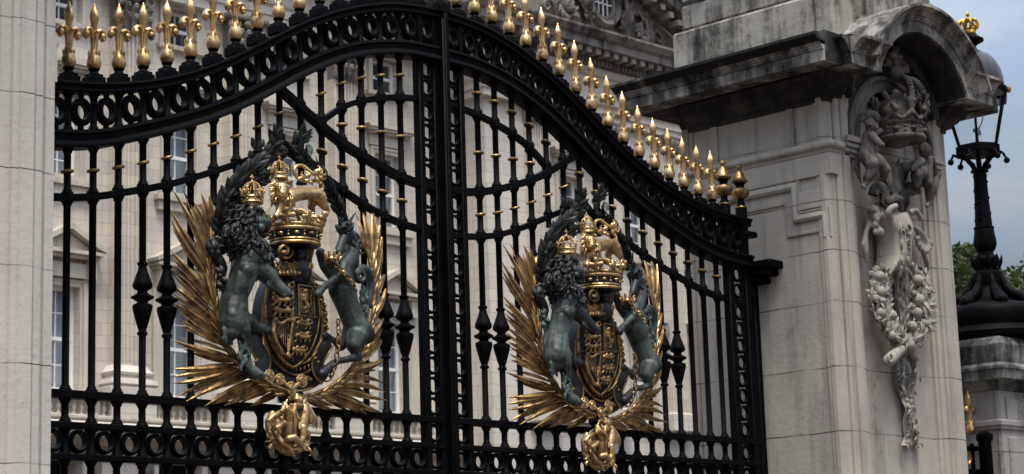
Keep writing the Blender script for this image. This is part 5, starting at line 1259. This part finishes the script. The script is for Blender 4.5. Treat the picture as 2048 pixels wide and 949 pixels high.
for i in range(46): lock(b, W(rnd.randint(590,810), rnd.randint(650,890), -.16), V(rnd.uniform(-1,1),-.1,rnd.uniform(-1,.4)), .045, .008, rnd.choice((-1,1)), VW)
for i in range(9): lock(b, W(700+i*4, 640+i*9, -.205), V(.7,0,-.5), .04, .008, 1, VW)
AB(b, 'drapery_and_scales', G, 60, boss)
b = MB(); b.tube([W(640,610,-.11),W(700,590,-.13),W(760,590,-.12)], .022, 8); b.tube([W(700,580,-.06),W(700,700,-.02)], .03, 8); AB(b, 'mount', M['iron'], 50)
def dup_tree(o, par=None, **kw):
    c = o.copy(); C.objects.link(c)
    if par is not None: c.parent = par
    for ch in list(o.children): dup_tree(ch, c)
    return c
A2 = dup_tree(ARMS); A2.location = (-XL, 0, 2.5)
A2['label'] = 'smaller-looking gilded and green bronze coat of arms, on the leaf beside the carved pier'

# ================================================================== beyond the pier: lamp, small pier, side gate, trees
LX, LY = 6.10, 0.0
t = thing('small_stone_pier', 'low stained stone pier with a dark cap, carrying the lamp', 'gate pier', (6.12, 0, 0)); TO = (6.12, 0, 0)
sx0, sx1, sy0, sy1 = 5.735, 6.52, -.22, .22
b = MB(); b.prismXY([(sx0,sy1),(sx0,sy0+.02),(sx0+.02,sy0),(sx1,sy0),(sx1,sy1)], 0, 3.26); b.build('shaft', M['stained'], t, 30, TO)
b = MB(); b.sweepXY([(sx0,sy1),(sx0,sy0),(sx1,sy0)], [(-.02,2.955),(.018,2.96),(.024,2.985),(.03,2.99),(.03,3.02),(.015,3.035),(-.02,3.04)]); b.build('string_course', M['stained'], t, 40, TO)
for z0, z1 in ((2.0,2.90),(2.980,3.200)):
    b = MB(); b.bbox(sx0+.10, sx1-.08, sy0-.018, sy0+.01, z0, z1, .006); b.build('panel', M['stained'], t, 30, TO)
b = MB(); b.sweepXY([(sx0,sy1+.1),(sx0,sy0),(sx1+.1,sy0)], [(-.2,3.261),(.02,3.262),(.03,3.290),(.06,3.310),(.065,3.330),(.13,3.335),(.14,3.400),(.15,3.410),(.15,3.430),(.135,3.445),(.12,3.460),(.13,3.500),(.135,3.600),(.10,3.660),(-.2,3.700)]); b.box(sx0, sx1, sy0, sy1, 3.40, 3.79); b.build('cap', M['lichen'], t, 30, TO)
# the lamp
DZ = -.10
t = thing('street_lamp', 'black iron lamp with a glazed lantern topped by a gilded crown', 'street lamp', (LX, LY, 3.69)); TO = (LX, LY, 3.69); cL = (LX, LY, 0); I_ = M['iron']
zof = lambda py: atY(1962+(py-350)*.077, py, LY).z
H = lambda py: zof(py)
b = MB(); prof = [(.33,3.79),(.33,3.86),(.30,3.90),(.24,3.95),(.20,4.0),(.16,4.05),(.15,4.12)]
b.lathe([(.46,3.69),(.47,3.73),(.45,3.76),(.43,3.78),(.45,3.83),(.45,3.90),(.41,3.95),(.27,3.98),(.20,4.01),(.155,4.06),(.13,4.12)], cL, 28); base = b.build('base', I_, t, 40, TO)
b = MB()
for i in range(8):
    a = PI/4*i; d = V(math.cos(a), math.sin(a), 0); p = V(*cL)
    b.limb([(p+d*.35+V(0,0,3.94),.045),(p+d*.30+V(0,0,4.01),.045),(p+d*.21+V(0,0,4.05),.04),(p+d*.15+V(0,0,4.12),.03),(p+d*.12+V(0,0,4.20),.02)]); b.ell(p+d*.36+V(0,0,3.97), .055, n=9, m=6)
b.build('base_scrolls', I_, base, 50, TO)
b = MB(); zc = 4.06
b.lathe([(.13,4.06),(.12,4.14),(.135,4.20),(.125,4.24),(.09,4.26),(.075,4.30),(.10,4.32),(.105,4.35),(.09,4.375),(.065,4.385),(.06,4.41),(.078,4.43),(.092,4.47),(.092,4.50),(.082,4.56),(.078,4.60),(.082,4.605),(.082,4.615),(.070,4.62),(.060,4.80),(.053,5.02),(.058,5.04),(.050,5.06),(.072,5.07),(.072,5.085),(.04,5.09)], cL, 18, flute=.03, nf=9); b.build('post', I_, t, 40, TO)
b = MB()
for i in range(10):
    a = 2*PI*i/10; d = V(math.cos(a), math.sin(a), 0); b.blade(V(*cL)+d*.075+V(0,0,4.25), V(*cL)+d*.125+V(0,0,4.385), .032, d, .4, .1, .4, 6); 
b.build('collar_leaves', I_, t, 40, TO)
b = MB()
for i in range(24):
    a = i*.8; z = 4.62+i*.0166; r_ = .075-.016*i/24; b.ell((LX+(r_-.010)*math.cos(a), LY+(r_-.010)*math.sin(a), z), (.012,.012,.014), n=7, m=5)
b.build('twisted_moulding', I_, t, 50, TO)
KS = 1.26
b = MB(); rb, rt = .115*KS, .165*KS+.01
for i in range(4):
    a = PI/2*i+.5; d = V(math.cos(a), math.sin(a), 0); b.limb([(V(LX,LY,5.07)+d*.03,.018),(V(LX,LY,5.13)+d*.05,.022),(V(LX,LY,5.19)+d*.10,.018),(V(LX,LY,5.22)+d*.18,.014)])
for i in range(6):
    a = PI/3*i+.2; d = V(math.cos(a), math.sin(a), 0); b.ell(V(LX,LY,5.16)+d*.225, .026, n=10, m=7); b.limb([(V(LX,LY,5.18)+d*.22,.010),(V(LX,LY,5.22)+d*.20,.010)])
br_ = b.build('brackets', I_, t, 50, TO)
b = MB(); n6 = 6
b.lathe([(rb+.05,5.215),(rb+.055,5.22),(rb+.055,5.27),(rb+.02,5.275),(rb+.015,5.29)], cL, n6)
for i in range(n6):
    a = 2*PI*i/n6+PI/n6; d = V(math.cos(a), math.sin(a), 0); b.limb([(V(LX,LY,5.275)+d*(rb+.018),.010),(V(LX,LY,5.655)+d*(rt+.045),.010)])
b.lathe([(rt+.04,5.64),(rt+.075,5.65),(rt+.085,5.70),(rt+.085,5.735),(rt+.05,5.745),(rt+.04,5.78)], cL, n6)
lan = b.build('lantern_frame', I_, t, 40, TO)
b = MB(); b.lathe([(rb+.012,5.285),(rt+.038,5.645)], cL, n6); b.build('lantern_glass', M['lampglass'], lan, 0, TO)
b = MB(); b.lathe([(.006,5.28),(.03,5.29),(.03,5.31),(.014,5.32),(.014,5.40),(.030,5.41),(.030,5.43)], cL, 10); b.ell((LX+.035,LY,5.40), .022, n=8, m=6); b.ell((LX-.03,LY-.02,5.42), .018, n=8, m=6); b.tube(catmull([(LX+.01,LY,5.42),(LX+.06,LY,5.46),(LX+.11,LY,5.53),(LX+.12,LY,5.63)],5), .006, 6); b.build('gas_burner', I_, lan, 40, TO)
b = MB(); b.lathe([(.25,5.781),(.247,5.84),(.23,5.91),(.20,5.98),(.15,6.04),(.09,6.075),(.05,6.09)], cL, 24); b.build('domed_roof', M['lampdome'], lan, 60, TO)
b = MB(); b.lathe([(.05,6.088),(.055,6.10),(.045,6.12),(.075,6.145),(.115,6.165),(.115,6.18),(.08,6.20),(.06,6.225)], cL, 18); b.build('roof_knob', I_, lan, 40, TO)
cz_ = 6.245; b = MB(); c = V(LX, LY, cz_)
b.lathe([(.055,-.02),(.068,-.015),(.070,.01),(.062,.02),(.066,.035),(.05,.04)], c, 18)
for i in range(8):
    a = PI/4*i; d = V(math.cos(a), math.sin(a), 0); pts = [c+d*q[0]+V(0,0,q[1]) for q in ((.062,.03),(.092,.065),(.094,.10),(.07,.125),(.035,.128),(.0,.115))]; b.tube(catmull(pts, 4), .014, 7); b.ell(c+d*.085+V(0,0,.055), .018, n=8, m=6)
b.ell(c+V(0,0,.14), .022, n=8, m=6); b.limb([(c+V(0,0,.15),.010),(c+V(0,0,.205),.014)]); b.limb([(c+V(-.022,0,.185),.012),(c+V(.022,0,.185),.012)])
b.v = [(LX+(x-LX)*.82, LY+(y-LY)*.82, 6.225+(z-6.225)*.82) for x, y, z in b.v]
b.build('crown', M['gilt'], lan, 50, TO)
for sg in (-1, 1):
    b = MB(); p = V(LX+(.30)*math.cos(-.9+sg*.55), LY+(.30)*math.sin(-.9+sg*.55), 5.705); b.ell(p, (.022,.022,.028), n=10, m=7); b.build('gilt_boss', M['gilt'], lan, 50, TO)
# the narrow side gate between the piers
t = thing('side_gate', 'narrow black iron side gate with gilded finials, half hidden behind the carved pier', 'gate', (5.1, 0, 0)); TO = (5.1, 0, 0)
for x in (4.62,4.77,4.92,5.07,5.22,5.37,5.52,5.67):
    b = MB(); b.lathe([(.017,.1),(.017,2.86)], (x,0,0), 12); o = b.build('bar', I_, t, 40, TO); f = link('finial', FIN_G, o); f.location = (x-5.1, 0, 2.87)
for z in (.2,1.2,2.45,2.62,2.80): b = MB(); b.bbox(4.56, 5.72, -.03, .03, z, z+.04, .004); b.build('rail', I_, t, 30, TO)
b = MB(); b.lathe([(.05,0),(.05,2.86),(.065,2.88),(.065,2.92),(.03,2.94)], (5.66,-.12,0), 14); b.build('gate_post', I_, t, 40, TO)
for z in (2.56, 2.74): b = MB(); b.torus((5.55,-.02,z), .05, .012, RX(PI/2), 16, 6); b.build('gilded_band', M['gilt'], t, 50, TO)
# trees in the park beyond
def tree(x, y, h, r, label, seed, dens):
    t = thing('park_tree', label, 'tree', (x, y, 0), 'park trees beyond the piers'); rnd = random.Random(seed); b = MB()
    b.tube([(0,0,0),(.15,.1,h*.25),(.05,-.1,h*.5),(.2,0,h*.75)], [r*.085,r*.065,r*.045,r*.02], 9)
    ends = []
    for i in range(11):
        a = 2*PI*i/11+rnd.uniform(-.3,.3); z = h*rnd.uniform(.3,.62); e = V(math.cos(a)*r*rnd.uniform(.5,.85), math.sin(a)*r*rnd.uniform(.5,.85), z+h*rnd.uniform(.08,.28)); m_ = V(e.x*.45, e.y*.45, z+(e.z-z)*.35); b.tube([(.05,0,z-h*.04), m_, e], [r*.028,r*.018,r*.006], 6); ends += [e, m_]
    b.build('trunk', M['bark'], t, 50)
    N = dens; cl = []
    for i in range(58):
        u = rnd.uniform(0, 2*PI); v = rnd.uniform(-.75, 1); q = math.sqrt(1-v*v); s_ = rnd.uniform(.55, 1.0); cl.append((V(math.cos(u)*q*r*s_, math.sin(u)*q*r*s_, h*.62+v*h*.36*s_), rnd.uniform(.14,.26)*r))
    rs = np.random.RandomState(seed); P = np.zeros((N,3)); k = rs.randint(0, len(cl), N); cc_ = np.array([list(c[0]) for c in cl]); cr = np.array([c[1] for c in cl]); g = rs.normal(size=(N,3)); g /= np.linalg.norm(g,axis=1)[:,None]; g *= (rs.rand(N)**.45)[:,None]; P = cc_[k]+g*cr[k][:,None]*np.array([1.15,1.15,.8])
    n_ = rs.normal(size=(N,3))+np.array([0,0,.7]); n_ /= np.linalg.norm(n_,axis=1)[:,None]; a_ = rs.normal(size=(N,3)); a_ -= n_*(a_*n_).sum(1)[:,None]; a_ /= np.linalg.norm(a_,axis=1)[:,None]; b_ = np.cross(n_,a_); s_ = (rs.rand(N)*.10+.11)[:,None]
    vs = np.stack([P-a_*s_, P-b_*s_*.5+n_*s_*.15, P+a_*s_, P+b_*s_*.5+n_*s_*.15],1).reshape(-1,3)
    me = bpy.data.meshes.new('crown'); me.from_pydata(vs.tolist(), [], [(4*i,4*i+1,4*i+2,4*i+3) for i in range(N)]); me.materials.append(M['leaf']); link('crown', me, t)
for px, Y, h, r_, lb, sd, dn in ((1915,30,14.8,4.8,'dark green leafy tree showing between the carved pier and the lamp',1,34000),(2055,30,16.4,5.0,'dark green leafy tree to the right of the lamp, behind its base',2,32000),(1985,42,18.4,6.8,'farther green tree directly behind the lamp base',3,26000)):
    p = atY(px, 600, Y); tree(p.x, Y, h, r_, lb, sd, dn)

# ================================================================== ground, sky, light
b = MB(); b.add([(-400,-400,0),(600,-400,0),(600,900,0),(-400,900,0)], [(0,1,2,3)])
g = b.build('ground', m_plain('red_gravel', (.085, .068, .058), .95), None, 0); g['kind'] = 'structure'
w = bpy.data.worlds.new('World'); SC.world = w; w.use_nodes = True; nt = w.node_tree; bg = nt.nodes['Background']
sky = nt.nodes.new('ShaderNodeTexSky'); sky.sky_type = 'NISHITA'; sky.sun_disc = False; sky.sun_elevation = math.radians(67); sky.sun_rotation = math.radians(215); sky.air_density = 1.0; sky.dust_density = 2.0
tc = nt.nodes.new('ShaderNodeTexCoord'); mp = nt.nodes.new('ShaderNodeMapping'); mp.inputs['Scale'].default_value = (1.6, 1.6, 4.5); nt.links.new(tc.outputs['Generated'], mp.inputs[0])
nz = nt.nodes.new('ShaderNodeTexNoise'); nz.inputs['Scale'].default_value = 3.2; nz.inputs['Detail'].default_value = 8; nz.inputs['Roughness'].default_value = .55; nt.links.new(mp.outputs[0], nz.inputs['Vector'])
rp = nt.nodes.new('ShaderNodeValToRGB'); rp.color_ramp.elements[0].position = .40; rp.color_ramp.elements[0].color = (.25,.25,.25,1); rp.color_ramp.elements[1].position = .60; rp.color_ramp.elements[1].color = (.95,.95,.95,1); nt.links.new(nz.outputs['Fac'], rp.inputs[0])
nz2 = nt.nodes.new('ShaderNodeTexNoise'); nz2.inputs['Scale'].default_value = 2.6; nz2.inputs['Detail'].default_value = 5; nt.links.new(mp.outputs[0], nz2.inputs['Vector'])
cl = nt.nodes.new('ShaderNodeValToRGB'); cl.color_ramp.elements[0].position = .36; cl.color_ramp.elements[0].color = (1.7,1.85,2.15,1); cl.color_ramp.elements[1].position = .64; cl.color_ramp.elements[1].color = (4.5,4.55,4.65,1); nt.links.new(nz2.outputs['Fac'], cl.inputs[0])
mx = nt.nodes.new('ShaderNodeMix'); mx.data_type = 'RGBA'; nt.links.new(rp.outputs[0], mx.inputs[0]); nt.links.new(sky.outputs[0], mx.inputs[6]); nt.links.new(cl.outputs[0], mx.inputs[7])
# an overcast sky is about three times brighter overhead than at the horizon
sp = nt.nodes.new('ShaderNodeSeparateXYZ'); nt.links.new(tc.outputs['Generated'], sp.inputs[0]); mr = nt.nodes.new('ShaderNodeMapRange'); mr.inputs[1].default_value = .15; mr.inputs[2].default_value = .9; mr.inputs[3].default_value = .40; mr.inputs[4].default_value = 3.6; nt.links.new(sp.outputs[2], mr.inputs[0])
vm = nt.nodes.new('ShaderNodeVectorMath'); vm.operation = 'SCALE'; nt.links.new(mx.outputs[2], vm.inputs[0]); nt.links.new(mr.outputs[0], vm.inputs['Scale']); nt.links.new(vm.outputs[0], bg.inputs[0]); bg.inputs[1].default_value = .10
sun = bpy.data.lights.new('sun', 'SUN'); sun.energy = 1.7; sun.angle = math.radians(18); sun.color = (1.0, .93, .83); so = bpy.data.objects.new('sun', sun); C.objects.link(so)
_el, _az = math.radians(67), math.radians(215)      # azimuth clockwise from +Y: the light stands behind the camera's left shoulder
so.rotation_euler = Vector((math.sin(_az)*math.cos(_el), math.cos(_az)*math.cos(_el), math.sin(_el))).to_track_quat('Z', 'Y').to_euler()
SC.view_settings.view_transform = 'Standard'; SC.view_settings.look = 'None'; SC.view_settings.gamma = 1.0; SC.view_settings.exposure = 0.95; SC.view_settings.use_curve_mapping = False
